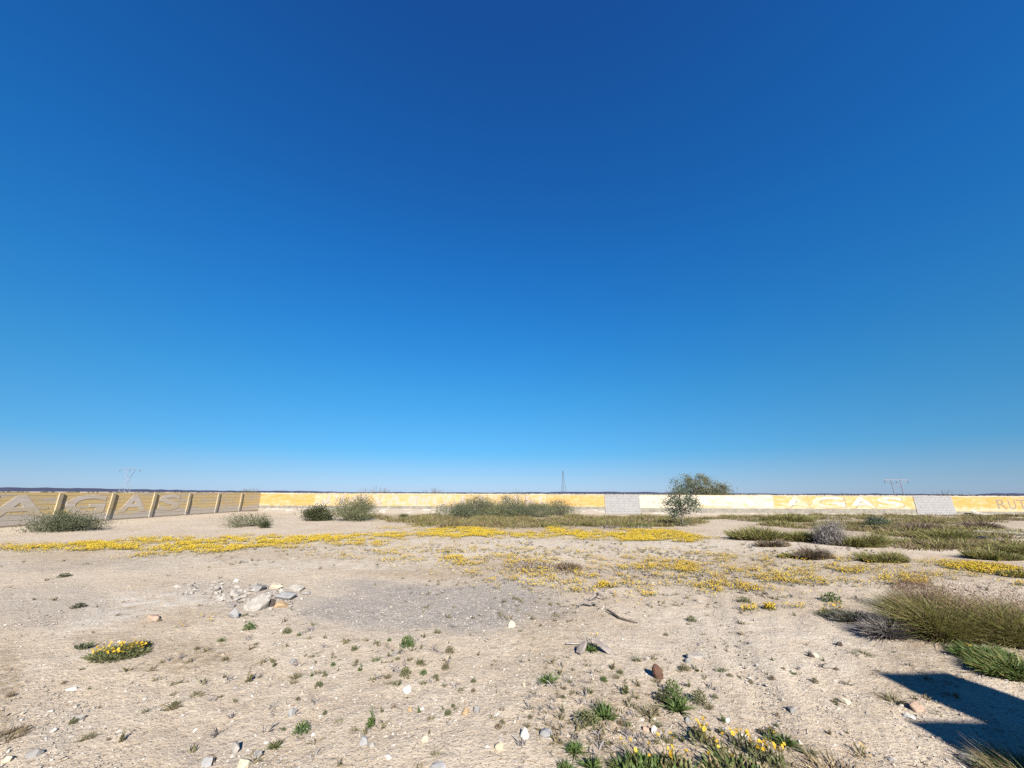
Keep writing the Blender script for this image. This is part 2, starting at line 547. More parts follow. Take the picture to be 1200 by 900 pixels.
def wall_paint(name, paint, under, wear=0.0, low=0.75, rows=None, axis='X', streak=0.3, stretch=(1, 1, 3.2)):
    """sun bleached paint on plaster: patchy wear, more of it low on the wall; rows: ghost of old lettering (colour, amount)"""
    m, n, l, b = nodes_of(name)
    tc = n.new('ShaderNodeTexCoord').outputs['Object']
    sx = n.new('ShaderNodeSeparateXYZ')
    l.new(tc, sx.inputs[0])
    z = sx.outputs['Z']
    mp = n.new('ShaderNodeMapping')
    mp.inputs['Scale'].default_value = stretch
    l.new(tc, mp.inputs[0])
    f = noise(n, l, mp.outputs[0], 1.6, 7, 0.7)
    g = noise(n, l, mp.outputs[0], 9, 4, 0.6)
    c = mix(n, l, rng(n, l, g, 0.3, 0.7), tuple(k * .86 for k in paint), tuple(min(.86, k * 1.1) for k in paint))
    bleach = rng(n, l, f, 0.42, 0.66, 0, streak)
    c = mix(n, l, bleach, c, (0.50, 0.44, 0.33))
    if rows:
        mp2 = n.new('ShaderNodeMapping')
        mp2.inputs['Scale'].default_value = (2.6, 2.6, 1.4)
        l.new(tc, mp2.inputs[0])
        h = noise(n, l, mp2.outputs[0], 1.0, 2, 0.4)
        band = math_n(n, l, 'MULTIPLY', rng(n, l, z, 0.62, 0.68), rng(n, l, z, 1.42, 1.36))
        c = mix(n, l, math_n(n, l, 'MULTIPLY', band, rng(n, l, h, 0.46, 0.56, 0, rows[1])), c, rows[0])
    wr = math_n(n, l, 'ADD', rng(n, l, z, 0.25, low, 0.34, 0.0), wear)
    k = rng(n, l, math_n(n, l, 'ADD', f, wr), 0.60, 0.72)
    c = mix(n, l, k, c, under)
    l.new(c, b.inputs['Base Color'])
    b.inputs['Roughness'].default_value = 0.9
    b.inputs['Specular IOR Level'].default_value = 0.15
    p = bump(n, l, g, 0.2, 0.004, None)
    bump(n, l, f, 0.15, 0.008, b, p)
    return m

YEL = (0.47, 0.265, 0.075)
GREYP = (0.34, 0.315, 0.29)
WHITE_P = (0.47, 0.435, 0.385)
M_yel = wall_paint('yellow_wall_paint', YEL, (0.45, 0.36, 0.23), 0.03, streak=.4)
M_yel3 = wall_paint('washed_out_yellow_wall_paint', (0.47, 0.30, 0.105), (0.46, 0.39, 0.27), 0.06, streak=.6)
M_yel2 = wall_paint('orange_yellow_wall_paint', (0.45, 0.275, 0.08), (0.44, 0.35, 0.22), 0.05, streak=.4)
M_ghost = wall_paint('faded_yellow_wall_paint', (0.46, 0.315, 0.13), (0.44, 0.37, 0.29), 0.06, rows=((0.36, 0.32, 0.31), 0.85), streak=.5)
M_ghost2 = wall_paint('pale_yellow_wall_paint', (0.46, 0.315, 0.13), (0.44, 0.37, 0.29), 0.03, rows=((0.43, 0.345, 0.30), 0.8), streak=.5)
M_cream = wall_paint('cream_wall_paint', (0.49, 0.445, 0.36), (0.43, 0.38, 0.30), 0.06, streak=.5)
M_side = wall_paint('mustard_wall_paint', (0.80, 0.575, 0.26), (0.63, 0.55, 0.46), 0.085, low=.74, streak=.6, stretch=(1, .45, 4.5))
M_plinth = wall_paint('white_plinth_paint', WHITE_P, (0.30, 0.265, 0.225), -0.10)
M_band = stony('bare_plaster', (0.15, 0.138, 0.115), (0.30, 0.275, 0.23), 3)
M_foot = stony('sandy_footing', (0.36, 0.29, 0.21), (0.45, 0.37, 0.28), 4)
M_block = stony('grey_concrete_block', (0.25, 0.245, 0.243), (0.32, 0.312, 0.31), 4, bmp=.3)
M_mortar = stony('mortar', (0.235, 0.228, 0.222), (0.275, 0.268, 0.262), 6)
M_cap = wall_paint('pale_coping_paint', (0.48, 0.43, 0.32), (0.40, 0.36, 0.31), -0.1)
M_white = wall_paint('white_letter_paint', (0.52, 0.485, 0.44), (0.47, 0.35, 0.18), 0.115, low=.75)
M_shade = plain('grey_letter_edge_paint', (0.20, 0.175, 0.14), 0.9)
M_shade2 = plain('pale_letter_edge_paint', (0.27, 0.24, 0.19), 0.9)
M_letter = plain('brown_grey_letter_paint', (0.20, 0.165, 0.12), 0.9)
M_post = wall_paint('ochre_post_paint', (0.48, 0.375, 0.22), (0.36, 0.33, 0.29), 0.05, low=.6, streak=.5)

def blocks(mb, u0, u1, z0, z1, put, seed, bw=0.40, bh=0.20, gap=0.008, prov=0.003):
    """courses of concrete blocks in running bond; put(u0,u1,z0,z1,proud) adds one"""
    rr = random.Random(seed)
    k, z = 0, z0
    while z < z1 - 0.02:
        zt = min(z + bh, z1)
        u = u0 - (bw / 2 if k % 2 else 0)
        while u < u1:
            a, b_ = max(u, u0), min(u + bw, u1)
            if b_ - a > 0.05:
                put(mb, a + gap / 2, b_ - gap / 2, z + gap / 2, zt - gap / 2, rr.uniform(0, prov))
            u += bw
        z, k = zt, k + 1

def wall_letter(ch, name, plane, a0, a1, z0, z1, m, parent, proud, weight=0.02, shift=(0, 0)):
    cu = bpy.data.curves.new('letter_shape', 'FONT')
    cu.body, cu.extrude, cu.offset, cu.resolution_u = ch, 0.01, weight, 6
    tmp = bpy.data.objects.new('letter_shape', cu)
    COL.objects.link(tmp)
    dg = bpy.context.evaluated_depsgraph_get()
    me = bpy.data.meshes.new_from_object(tmp.evaluated_get(dg), depsgraph=dg)
    bpy.data.objects.remove(tmp)
    bpy.data.curves.remove(cu)
    me.name = name
    co = np.zeros(len(me.vertices) * 3, np.float32)
    me.vertices.foreach_get('co', co)
    co = co.reshape(-1, 3)
    lo, hi = co.min(0), co.max(0)
    u = (co[:, 0] - lo[0]) / (hi[0] - lo[0])
    v = (co[:, 1] - lo[1]) / (hi[1] - lo[1])
    w = (co[:, 2] - lo[2]) / (hi[2] - lo[2])
    a, z = a0 + (a1 - a0) * u + shift[0], z0 + (z1 - z0) * v + shift[1]
    if plane == 'front':
        P = np.stack([a, WALL_Y + 0.02 - (0.02 + proud) * w, z], 1)
    else:
        P = np.stack([WALL_X - 0.02 + (0.02 + proud) * w, a, z], 1)
    me.vertices.foreach_set('co', P.astype(np.float32).ravel())
    me.materials.clear()
    me.materials.append(m)
    me.update()
    o = bpy.data.objects.new(name, me)
    return link(o, parent)

def front_wall():
    t = thing('perimeter_wall', 'long low yellow and cream painted wall across the back of the lot', 'wall', (0, 0, 0))
    t['kind'] = 'thing'
    secs = [(304, 368, M_yel), (368, 404, M_ghost), (404, 556, M_ghost2), (556, 640, M_ghost2), (640, 709, M_yel2), (750, 907, M_cream), (907, 1072, M_yel3), (1117, 1420, M_yel)]
    for a, b_, m in secs:
        x0, x1 = wx(a), wx(b_)
        z0 = 0.54 if a < 700 else (0.46 if a < 1000 else 0.30)
        MB().box(x0, x1, WALL_Y, WALL_Y + 0.15, z0, TOP - 0.07).build('painted_section', m, t)
        cm, q = MB(), random.Random(a)
        xa = x0
        while xa < x1 - .01:
            xb = min(x1, xa + q.uniform(1.1, 2.6))
            cm.box(xa + .004, xb - .004, WALL_Y - 0.012 - q.uniform(0, .006), WALL_Y + 0.16, TOP - 0.069, TOP + q.uniform(-.016, .010))
            xa = xb
        cm.build('coping', M_cap, t)
        xa = x0 + 2.9
        while xa < x1 - 1:
            MB().box(xa, xa + .03, WALL_Y - .003, WALL_Y + .1, z0 + .002, TOP - .075).build('joint', M_band, t)
            xa += 3.05
        zb = 0.33 if a < 700 else 0.12
        MB().box(x0, x1, WALL_Y + 0.012, WALL_Y + 0.15, zb, z0).build('bare_band', M_band, t)
        MB().box(x0, x1, WALL_Y - 0.03, WALL_Y + 0.15, -0.3, zb).build('plinth', M_plinth, t)
    for i, (a, b_) in enumerate(((709, 750), (1072, 1117))):
        x0, x1 = wx(a), wx(b_)
        g = MB()
        blocks(g, x0, x1, -0.2, TOP + 0.015, lambda mb, u, v, z, w, p: mb.box(u, v, WALL_Y - 0.008 - p, WALL_Y + 0.14, z, w), 40 + i)
        o = g.build('block_panel', M_block, t, kind='stuff')
        MB().box(x0 + .01, x1 - .01, WALL_Y + 0.006, WALL_Y + 0.13, -0.3, TOP - 0.01).build('mortar_bed', M_mortar, t)
        MB().box(x0 - .03, x0 + .0, WALL_Y - 0.03, WALL_Y + 0.13, -0.3, TOP + .02).build('edge_strip', M_band, t)
    zt, zb = 1.42, 0.52
    for ch, a, b_ in (('A', 918, 950), ('G', 952, 990), ('A', 994, 1026), ('S', 1029, 1059)):
        wall_letter(ch, 'letter_edge', 'front', wx(a), wx(b_), zb, zt, M_shade, t, 0.003, 0.03, (0.09, -0.03))
        wall_letter(ch, 'painted_letter', 'front', wx(a), wx(b_), zb, zt, M_white, t, 0.007, 0.03)
    for ch, a, b_ in (('E', 820, 847), ('N', 850, 884), ('I', 897, 906)):
        wall_letter(ch, 'letter_edge', 'front', wx(a), wx(b_), zb + .02, zt, M_shade2, t, 0.003, 0.03, (0.035, -0.012))
        wall_letter(ch, 'painted_letter', 'front', wx(a), wx(b_), zb + .02, zt, M_white, t, 0.007, 0.03)
    for ch, a, b_ in (('R', 1168, 1179), ('U', 1181.5, 1190), ('T', 1191.5, 1203)):
        wall_letter(ch, 'painted_letter', 'front', wx(a), wx(b_), 0.50, 1.26, M_letter, t, 0.005, 0.0)
    # thin wavy lines left of an old painted picture
    for pts in ([(771, .62), (773, .8), (777, .86), (779, 1.0), (777, 1.15), (774, 1.2)], [(766, 1.1), (768, .95), (765, .9)], [(776, .70), (786, .70), (787, .62)],
                [(762, .95), (764, .88), (768, .86)]):
        g = MB()
        P = [(wx(a), z) for a, z in pts]
        for (xa, za), (xb, zb_) in zip(P, P[1:]):
            d = math.hypot(xb - xa, zb_ - za)
            nx, nz = -(zb_ - za) / d * .012, (xb - xa) / d * .012
            y = WALL_Y - .004
            g.add([(xa + nx, y, za + nz), (xb + nx, y, zb_ + nz), (xb - nx, y, zb_ - nz), (xa - nx, y, za - nz),
                   (xa + nx, y + .02, za + nz), (xb + nx, y + .02, zb_ + nz), (xb - nx, y + .02, zb_ - nz), (xa - nx, y + .02, za - nz)],
                  [(0, 1, 2, 3), (0, 4, 5, 1), (2, 6, 7, 3), (1, 5, 6, 2), (3, 7, 4, 0)])
        g.build('painted_line', M_letter, t)
front_wall()

POSTS = [18.2, 20.6, 23.0, 25.5, 28.0, 30.4]
def side_wall():
    t = thing('side_wall', 'faded mustard block wall with upright posts running towards the viewer beside the lot', 'wall', (0, 0, 0))
    t['kind'] = 'thing'
    ends = [8.6, 11.0, 13.4, 15.8] + POSTS + [WALL_Y - .002]
    for i, (a, b_) in enumerate(zip(ends, ends[1:])):
        g = MB()
        blocks(g, a, b_, 0.22, TOP + .02, lambda mb, u, v, z, w, p: mb.box(WALL_X - .15, WALL_X - 0.006 + p, u, v, z, w), 60 + i, gap=.009, prov=0.002)
        g.build('block_panel', M_side, t, kind='stuff')
        MB().box(WALL_X - .14, WALL_X - 0.015, a, b_ - .001, 0.1, TOP + .01).build('mortar_bed', M_mortar, t)
        MB().box(WALL_X - .17, WALL_X + 0.03, a + .001, b_ - .001, -0.4, 0.22).build('footing', M_foot, t)
    for y in [11.0, 13.4, 15.8] + POSTS:
        g = MB()
        rr = random.Random(int(y * 10))
        k = 5
        z = [-0.3, .35, .75, 1.1, TOP - .02]
        for z0, z1 in zip(z, z[1:]):
            e = rr.uniform(-.006, .006)
            g.box(WALL_X - .01, WALL_X + .045 + e, y - .085 + e, y + .085 + e, z0 + .0005, z1)
        g.build('post', M_post, t)
    for ch, a, b_ in (('A', -14, 57), ('G', 77, 124), ('A', 140, 173), ('S', 186, 211)):
        wall_letter(ch, 'painted_letter', 'side', wy(a), wy(b_), 0.52, 1.44, M_white_side, t, 0.0032, 0.03)
M_white_side = wall_paint('worn_white_letter_paint', (0.74, 0.65, 0.57), (0.66, 0.54, 0.38), 0.13, low=.9, stretch=(1, .45, 4.5))
side_wall()

# ------------------------------------------------------------------ plant materials
M_olive = leafy('olive_blades', [(.098, .100, .026), (.130, .118, .034), (.155, .130, .046), (.080, .096, .024), (.180, .145, .062), (.112, .125, .030)], .35, gain=2.1)
M_brownb = leafy('brown_dry_blades', [(.170, .120, .065), (.130, .092, .055), (.200, .150, .085), (.105, .078, .050), (.150, .100, .070)], gain=1.45)
M_seed = leafy('reddish_seed_heads', [(.26, .15, .105), (.22, .125, .09), (.30, .19, .13), (.19, .12, .08)], .3)
M_greyb = leafy('grey_dead_twigs', [(.20, .175, .165), (.26, .235, .225), (.155, .135, .13), (.30, .27, .25)], .05)
M_green = leafy('fresh_green_leaves', [(.060, .100, .022), (.085, .130, .032), (.046, .078, .020), (.115, .140, .045)], .3, gain=1.45)
M_weed = leafy('dull_green_leaves', [(.085, .095, .035), (.105, .110, .045), (.070, .085, .030), (.140, .125, .060)], .25, gain=1.45)
M_mixg = leafy('mixed_green_and_dry_leaves', [(.060, .100, .022), (.085, .130, .032), (.30, .22, .12), (.046, .078, .020), (.115, .140, .045), (.22, .17, .10)], .25, gain=1.3)
M_drab = leafy('drab_olive_leaves', [(.130, .115, .055), (.160, .135, .070), (.105, .098, .045), (.190, .150, .085)], .25, gain=1.35)
M_sage = leafy('grey_green_leaves', [(.098, .110, .048), (.125, .132, .062), (.080, .094, .040), (.155, .150, .080)], .2, gain=1.25)
M_sage2 = leafy('bluish_grey_green_leaves', [(.078, .094, .048), (.100, .114, .060), (.062, .076, .038), (.128, .132, .076)], .2, gain=1.15)
M_dark = leafy('dark_green_leaves', [(.040, .050, .016), (.055, .062, .020), (.032, .040, .014), (.075, .075, .028)], .15, gain=1.0)
M_tree = leafy('blue_green_tree_leaves', [(.055, .075, .045), (.075, .095, .058), (.042, .058, .034), (.105, .120, .078)], .25, gain=1.6)
M_mesq = leafy('grey_olive_tree_leaves', [(.085, .092, .048), (.110, .112, .062), (.066, .072, .038), (.140, .132, .082)], .25, gain=1.7)
M_petal = leafy('yellow_petals', [(.80, .52, .010), (.78, .46, .010), (.82, .57, .02), (.74, .40, .012)], .25)
M_petal2 = leafy('ochre_dry_petals', [(.50, .31, .045), (.43, .265, .06), (.56, .36, .04), (.36, .25, .09), (.30, .22, .10)], .25)
M_petal3 = leafy('carpet_petals', [(.60, .45, .012), (.56, .395, .012), (.64, .50, .02), (.48, .32, .02)], .2)
M_straw = leafy('straw', [(.46, .36, .19), (.38, .29, .15), (.52, .42, .25)], .2)
M_eye = plain('flower_eye', (.55, .28, .02))
M_bark = stony('grey_brown_bark', (.10, .080, .062), (.19, .16, .13), 25, bmp=.6)
M_wood = stony('weathered_wood', (.26, .225, .20), (.40, .36, .325), 14)
M_twig = plain('dark_twig', (.085, .062, .048))

UPV = np.array([0, 0, 1.0])

def dome_points(r, n, W, H, low=0.0):
    """points in a lumpy dome W wide and H high"""
    out = []
    while len(out) < n:
        p = r.uniform(-1, 1, 3)
        p[2] = r.uniform(low, 1)
        d = math.sqrt(p[0] ** 2 + p[1] ** 2 + p[2] ** 2)
        if d < 1 and d > .25:
            out.append((p[0] * W / 2, p[1] * W / 2, p[2] * H))
    return np.array(out)

def bush(name, label, cat, base, W, H, seed, leaf_m, n=900, L=0.06, lw=0.35, clumps=14, upright=0.6, stem_m=None, depth=1.0, spikes=0, group=None, csize=0.26, stem_r=0.012):
    """woody shrub: stems from the root to clumps of leaves set unevenly in a dome, loose shoots standing out of it"""
    r = np.random.RandomState(seed)
    t = thing(name, label, cat, base, group)
    C = dome_points(r, clumps, W * .86, H * .82, .1)
    C[:, 1] *= depth
    st = MB()
    for c in C:
        m1 = np.array([c[0] * .35, c[1] * .35, c[2] * .45]) + r.normal(size=3) * W * .03
        st.tube([(c[0] * .06, c[1] * .06, -.03), m1, c], [stem_r, stem_r * .7, stem_r * .35], 5)
        for _ in range(2):
            e = c + r.normal(size=3) * np.array([W * .12, W * .12 * depth, H * .1]) + UPV * H * .08
            st.tube([m1 + (c - m1) * .5, e], [stem_r * .5, stem_r * .2], 4)
    lf = MB()
    k = max(4, int(n * 2.6) // len(C))
    for c in C:
        cs = csize * r.uniform(.7, 1.5)
        P = c + r.normal(size=(k, 3)) * np.array([W * cs * .5, W * cs * .5 * depth, H * cs * .55])
        P[:, 2] = np.abs(P[:, 2]) + .01
        D = (P - np.array([0, 0, -H * .2])) * (1 - upright) / max(W, H) + UPV * upright + r.normal(size=(k, 3)) * .45
        ln = L * r.uniform(.6, 1.4, k)
        lf.leaves(P, D, ln, ln * lw, r)
    for _ in range(spikes):
        c = C[r.randint(len(C))]
        tip = c + np.array([r.normal() * W * .08, r.normal() * W * .08, H * r.uniform(.15, .42)])
        st.tube([c, tip], [stem_r * .4, stem_r * .15], 4)
        k2 = 14
        P = c + (tip - c) * r.uniform(0, 1, (k2, 1))
        lf.leaves(P, UPV * .8 + r.normal(size=(k2, 3)) * .5, L * r.uniform(.5, 1, k2), L * lw * .8, r)
    st.build('stems', stem_m or M_bark, t)
    lf.build('foliage', leaf_m, t)
    return t

def tussock(name, label, cat, base, W, H, seed, parts, depth=1.0, lean=(0.0, 0.0), group=None, blade_w=0.008, bend=.45, heads=0, dome=True):
    """clump of grass-like stems; parts: list of (part name, material, count, height factor)"""
    r = np.random.RandomState(seed)
    t = thing(name, label, cat, base, group)
    for pn, m, n, hf in parts:
        a, q = r.uniform(0, 2 * math.pi, n), np.sqrt(r.uniform(0, 1, n))
        P = np.stack([np.cos(a) * q * W * .42, np.sin(a) * q * W * .42 * depth, np.full(n, -.01)], 1)
        D = np.stack([np.cos(a) * q * .75 + lean[0], np.sin(a) * q * .75 + lean[1], np.ones(n)], 1) + r.normal(size=(n, 3)) * .27
        lumps = .45 + 1.0 * vnoise(P[:, 0] * 5.5 / max(.3, W) + seed, P[:, 1] * 5.5 / max(.3, W), seed)
        D[:, :2] += (np.stack([vnoise(P[:, 0] * 6, P[:, 1] * 6, seed + 3), vnoise(P[:, 0] * 6, P[:, 1] * 6, seed + 9)], 1) - .5) * .7
        ln = H * hf * r.uniform(.55, 1.12, n) * (1 - .35 * q ** 2) * lumps
        g = MB().blades(P, D, ln, blade_w * r.uniform(.6, 1.4, n), r, bend * r.uniform(.4, 1.4, n))
        if heads and pn == 'seed_heads':
            pass
        g.build(pn, m, t)
    if heads:
        n = heads
        a, q = r.uniform(0, 2 * math.pi, n), np.sqrt(r.uniform(0, 1, n))
        tip = np.stack([np.cos(a) * q * W * .52 + lean[0] * H, np.sin(a) * q * W * .52 * depth + lean[1] * H, H * (1 - .35 * q ** 2) * r.uniform(.6, 1.02, n)], 1)
        g = MB()
        k = 6
        for i in range(k):
            P = tip + r.normal(size=(n, 3)) * .018 + UPV * (.014 * i)
            g.leaves(P, UPV + r.normal(size=(n, 3)) * .5 + np.array([lean[0], lean[1], 0]), .022, .006, r)
        g.build('seed_heads', M_seed, t, kind='stuff')
    return t

def scale_at(px, py):
    p, t = G(px, py)
    return p, t / FPX                          # metres per photo pixel there

# ------------------------------------------------------------------ shrubs along the walls
def shrub_px(name, label, px, py, wpx, top, seed, m, cat='shrub', hs=1.0, **kw):
    p, k = scale_at(px, py)
    p.z -= .02
    return bush(name, label, cat, p, wpx * k * 1.2, (py - top) * k * hs * 1.12, seed, m, **kw)

shrub_px('low_shrub', 'grey-green low bush in front of the first post of the side wall', 76, 622, 50, 602, 1, M_sage2, n=2600, L=.07, clumps=26, upright=.5, spikes=14)
shrub_px('sparse_shrub', 'sparse grey-green bush on bare sand before the side wall corner', 291, 617, 44, 602, 2, M_sage, n=1100, L=.06, clumps=16, spikes=14, csize=.2)
shrub_px('small_shrub', 'tiny dark green bush at the foot of a sparse grey bush', 309, 619, 12, 609, 3, M_dark, n=500, L=.05, clumps=8)
shrub_px('round_shrub', 'dark green rounded bush in front of the yellow wall', 371, 610, 27, 594, 4, M_dark, n=3200, L=.07, lw=.5, clumps=28, upright=.35, csize=.22)
shrub_px('tall_shrub', 'big grey-green bush beside the dark rounded bush', 415, 610, 46, 582, 5, M_sage, n=3600, L=.09, lw=.25, clumps=34, upright=.8, spikes=60, csize=.2)
shrub_px('small_shrub', 'tiny dark green bush on the edge of the brown scrub', 476, 609, 13, 603, 6, M_dark, n=600, L=.05, clumps=8)
shrub_px('tall_shrub', 'grey-green bush between the two upright bushes at the wall', 584, 607, 40, 588, 19, M_sage, n=2600, L=.09, lw=.25, clumps=26, upright=.8, spikes=30, csize=.2)
shrub_px('tall_shrub', 'olive-grey bush filling the gap right of the dense dark upright bush', 628, 606, 38, 589, 20, M_sage, n=2400, L=.08, lw=.28, clumps=24, upright=.75, spikes=26, csize=.2)
shrub_px('tall_shrub', 'short grey bush left of the grey-green upright bush', 542, 608, 34, 591, 21, M_sage2, n=2000, L=.08, lw=.28, clumps=22, upright=.75, spikes=24, csize=.2)
shrub_px('loose_shrub', 'thin open bush with bare shoots against the faded wall', 524, 606, 30, 590, 7, M_sage, n=700, L=.07, lw=.3, clumps=14, upright=.8, spikes=26, csize=.2)
shrub_px('tall_shrub', 'grey-green upright bush before the middle of the wall', 562, 606, 48, 583, 8, M_sage2, n=3600, L=.09, lw=.25, clumps=30, upright=.8, spikes=46, csize=.2)
shrub_px('tall_shrub', 'dense dark grey upright bush right of another tall one', 605, 606, 46, 581, 9, M_sage2, n=3600, L=.09, lw=.25, clumps=30, upright=.85, spikes=46, csize=.2)
shrub_px('olive_shrub', 'low olive bush ending the row of shrubs at the wall', 652, 604, 40, 587, 10, M_mesq, n=2600, L=.08, lw=.3, clumps=26, upright=.7, spikes=26, csize=.2)
shrub_px('dead_shrub', 'leafless silver-grey twiggy bush standing between green mounds', 976, 638, 30, 613, 11, M_greyb, n=1800, L=.10, lw=.10, clumps=30, upright=.5, spikes=50, stem_m=M_wood, csize=.22, stem_r=.010)
shrub_px('blue_shrub', 'blue-green bush among brown scrub before the white lettering', 1032, 617, 19, 606, 12, M_tree, n=1200, L=.07, lw=.4, clumps=16, upright=.5)

# ------------------------------------------------------------------ trees
def small_tree():
    p, k = scale_at(801, 617)
    t = thing('young_tree', 'slim young tree with dark blue-green leaves standing before the cream wall', 'tree', p)
    r = np.random.RandomState(31)
    H, W = 53 * k, 36 * k
    tr = MB()
    tr.tube([(.02, 0, -.05), (-.03, .02, H * .12), (.03, 0, H * .26), (.0, .02, H * .48), (-.04, 0, H * .72), (.0, 0, H * .9)], [.045, .038, .032, .024, .015, .006], 7)
    tips = []
    for i in range(32):
        z = H * r.uniform(.14, .8)
        a = r.uniform(0, 2 * math.pi)
        ln = W * r.uniform(.28, .52) * (1.0 if z < H * .6 else .75)
        e = np.array([math.cos(a) * ln, math.sin(a) * ln, z + H * r.uniform(-.02, .22)])
        m_ = np.array([math.cos(a) * ln * .5, math.sin(a) * ln * .5, z + H * .08])
        tr.tube([(0, 0, z - H * .04), m_, e], [.014, .009, .004], 5)
        tips += [e, m_ * .35 + e * .65]
    for i in range(5):
        tips.append(np.array([r.normal() * W * .12, r.normal() * W * .12, H * r.uniform(.82, .97)]))
    tr.build('trunk', M_bark, t)
    lf = MB()
    for e in tips:
        n = r.randint(24, 64)
        P = e + r.normal(size=(n, 3)) * np.array([.12, .12, .13])
        D = r.normal(size=(n, 3)) + np.array([0, 0, -.35])
        ln = r.uniform(.06, .11, n)
        lf.leaves(P, D, ln, ln * .5, r)
    n = 90
    P = np.stack([r.normal(size=n) * .16 + .1, r.normal(size=n) * .14, r.uniform(.02, .34, n)], 1)
    lf.leaves(P, r.normal(size=(n, 3)) + UPV, .08, .04, r)
    lf.build('crown', M_tree, t)
small_tree()

def back_tree(label, px, wpx, top, Y, seed, m, n, L, spread=1.0, cl=60, name='broad_tree', droop=0.0):
    base, k = at(px, 590, Y)
    k = k / FPX
    base.z = 0
    H = CAM_H + (577.8 + .0042 * (px - 600) - top) * k
    W = wpx * k
    t = thing(name, label, 'tree', base)
    r = np.random.RandomState(seed)
    tr, lf = MB(), MB()
    for b_ in range(5):
        a = b_ * 1.26 + r.uniform(-.3, .3)
        e = np.array([math.cos(a) * W * .26, math.sin(a) * W * .22, H * r.uniform(.40, .55)])
        tr.tube([(math.cos(a) * .1, math.sin(a) * .1, -.1), e * np.array([.4, .4, .5]), e], [.13, .09, .04], 6)
        for _ in range(4):
            e2 = e + np.clip(r.normal(size=3), -1.1, 1.1) * np.array([W * .10, W * .10, H * .10]) + UPV * H * .08
            tr.tube([e * .75 + UPV * H * .05, e2], [.04, .012], 5)
    C = []
    while len(C) < cl:
        q = r.uniform(-1, 1, 3)
        q[2] = abs(q[2])
        if .35 < np.linalg.norm(q) < 1:
            env = (1 - abs(q[0]) ** 2.2 * .62) * (1 + .16 * math.sin(q[0] * 7 + seed)) * r.uniform(.85, 1.1)
            C.append((q[0] * W * .47, q[1] * W * .36, H * (.22 + .70 * q[2] * env)))
    for c in np.array(C):
        k_ = n // cl
        P = c + r.normal(size=(k_, 3)) * np.array([W * .055, W * .055, H * .065]) * r.uniform(.45, 1.5)
        D = UPV * .7 + r.normal(size=(k_, 3)) * .7
        ln = L * r.uniform(.6, 1.4, k_)
        lf.leaves(P, D, ln, ln * .32, r)
        for _ in range(3):
            tip = c + np.array([r.normal() * W * .03, r.normal() * W * .03, H * r.uniform(.05, .14)])
            P = c + (tip - c) * r.uniform(0, 1, (12, 1))
            lf.leaves(P, UPV + r.normal(size=(12, 3)) * .5, L * .8, L * .25, r)
    tr.build('trunk', M_bark, t)
    lf.build('crown', m, t)
back_tree('broad grey-olive tree whose crown rises behind the cream wall', 823, 80, 553.5, 46, 41, M_mesq, 11000, .17, cl=70)

def twiggy(label, px, wpx, top, Y, seed, leafy_n=0, shoots=40, name='bare_shrub', m=None):
    base, k = at(px, 590, Y)
    k = k / FPX
    base.z = 0
    H = CAM_H + (577.8 + .0042 * (px - 600) - top) * k
    W = wpx * k
    t = thing(name, label, 'shrub', base)
    r = np.random.RandomState(seed)
    st = MB()
    P = []
    for _ in range(shoots):
        x = r.uniform(-1, 1)
        e = np.array([x * W * .5, r.normal() * W * .15, H * r.uniform(.72, 1.0) * (1 - .18 * abs(x))])
        mid = e * np.array([.55, .55, .5]) + r.normal(size=3) * .08
        st.tube([(x * W * .08, 0, -.05), mid, e], [.02, .014, .008], 4)
        for _ in range(2):
            q = mid + (e - mid) * r.uniform(.2, .8)
            st.tube([q, q + np.array([r.normal() * .14, r.normal() * .1, r.uniform(.1, .3)])], [.009, .006], 4)
        P.append(mid + (e - mid) * r.uniform(0, 1, (12, 1)))
    st.build('stems', M_bark, t)
    if leafy_n:
        P = np.concatenate(P)
        P = P[r.randint(0, len(P), leafy_n)] + r.normal(size=(leafy_n, 3)) * .08
        MB().leaves(P, UPV + r.normal(size=(leafy_n, 3)) * .6, .10, .03, r).build('foliage', m or M_mesq, t)

twiggy('bare twiggy bush showing above the faded yellow wall, tallest of its row', 440, 40, 567.5, 39, 51, 60, 46)
twiggy('bare twiggy bush above the wall, right of the taller one', 506, 26, 569.5, 39, 52, 40, 34)
twiggy('leafy bush showing above the corner where the side wall ends', 291, 22, 570, 40, 53, 900, 26, 'leafy_shrub', M_sage)
twiggy('low dark twigs above the wall beside the broad tree crown', 775, 13, 574.5, 44, 54, 160, 12)
twiggy('sparse dry bush above the wall near the grey block section', 1110, 26, 571.5, 42, 55, 160, 30)
twiggy('single small bush top above the yellow wall by the dark letters', 1136, 12, 574.0, 44, 56, 140, 10)
twiggy('flat dark bush top above the white letter wall', 992, 24, 576.2, 60, 57, 400, 26, 'leafy_shrub', M_dark)

# ------------------------------------------------------------------ power line towers far behind the wall
M_steel = plain('haze_tinted_steel', (.20, .24, .31), .8)  # bluish base colour carries the tower's distance fade into the sky
M_pole = plain('weathered_pole_wood', (.16, .165, .20), .8)
M_steel_d = plain('dark_steel', (.07, .08, .11), .6, .3)

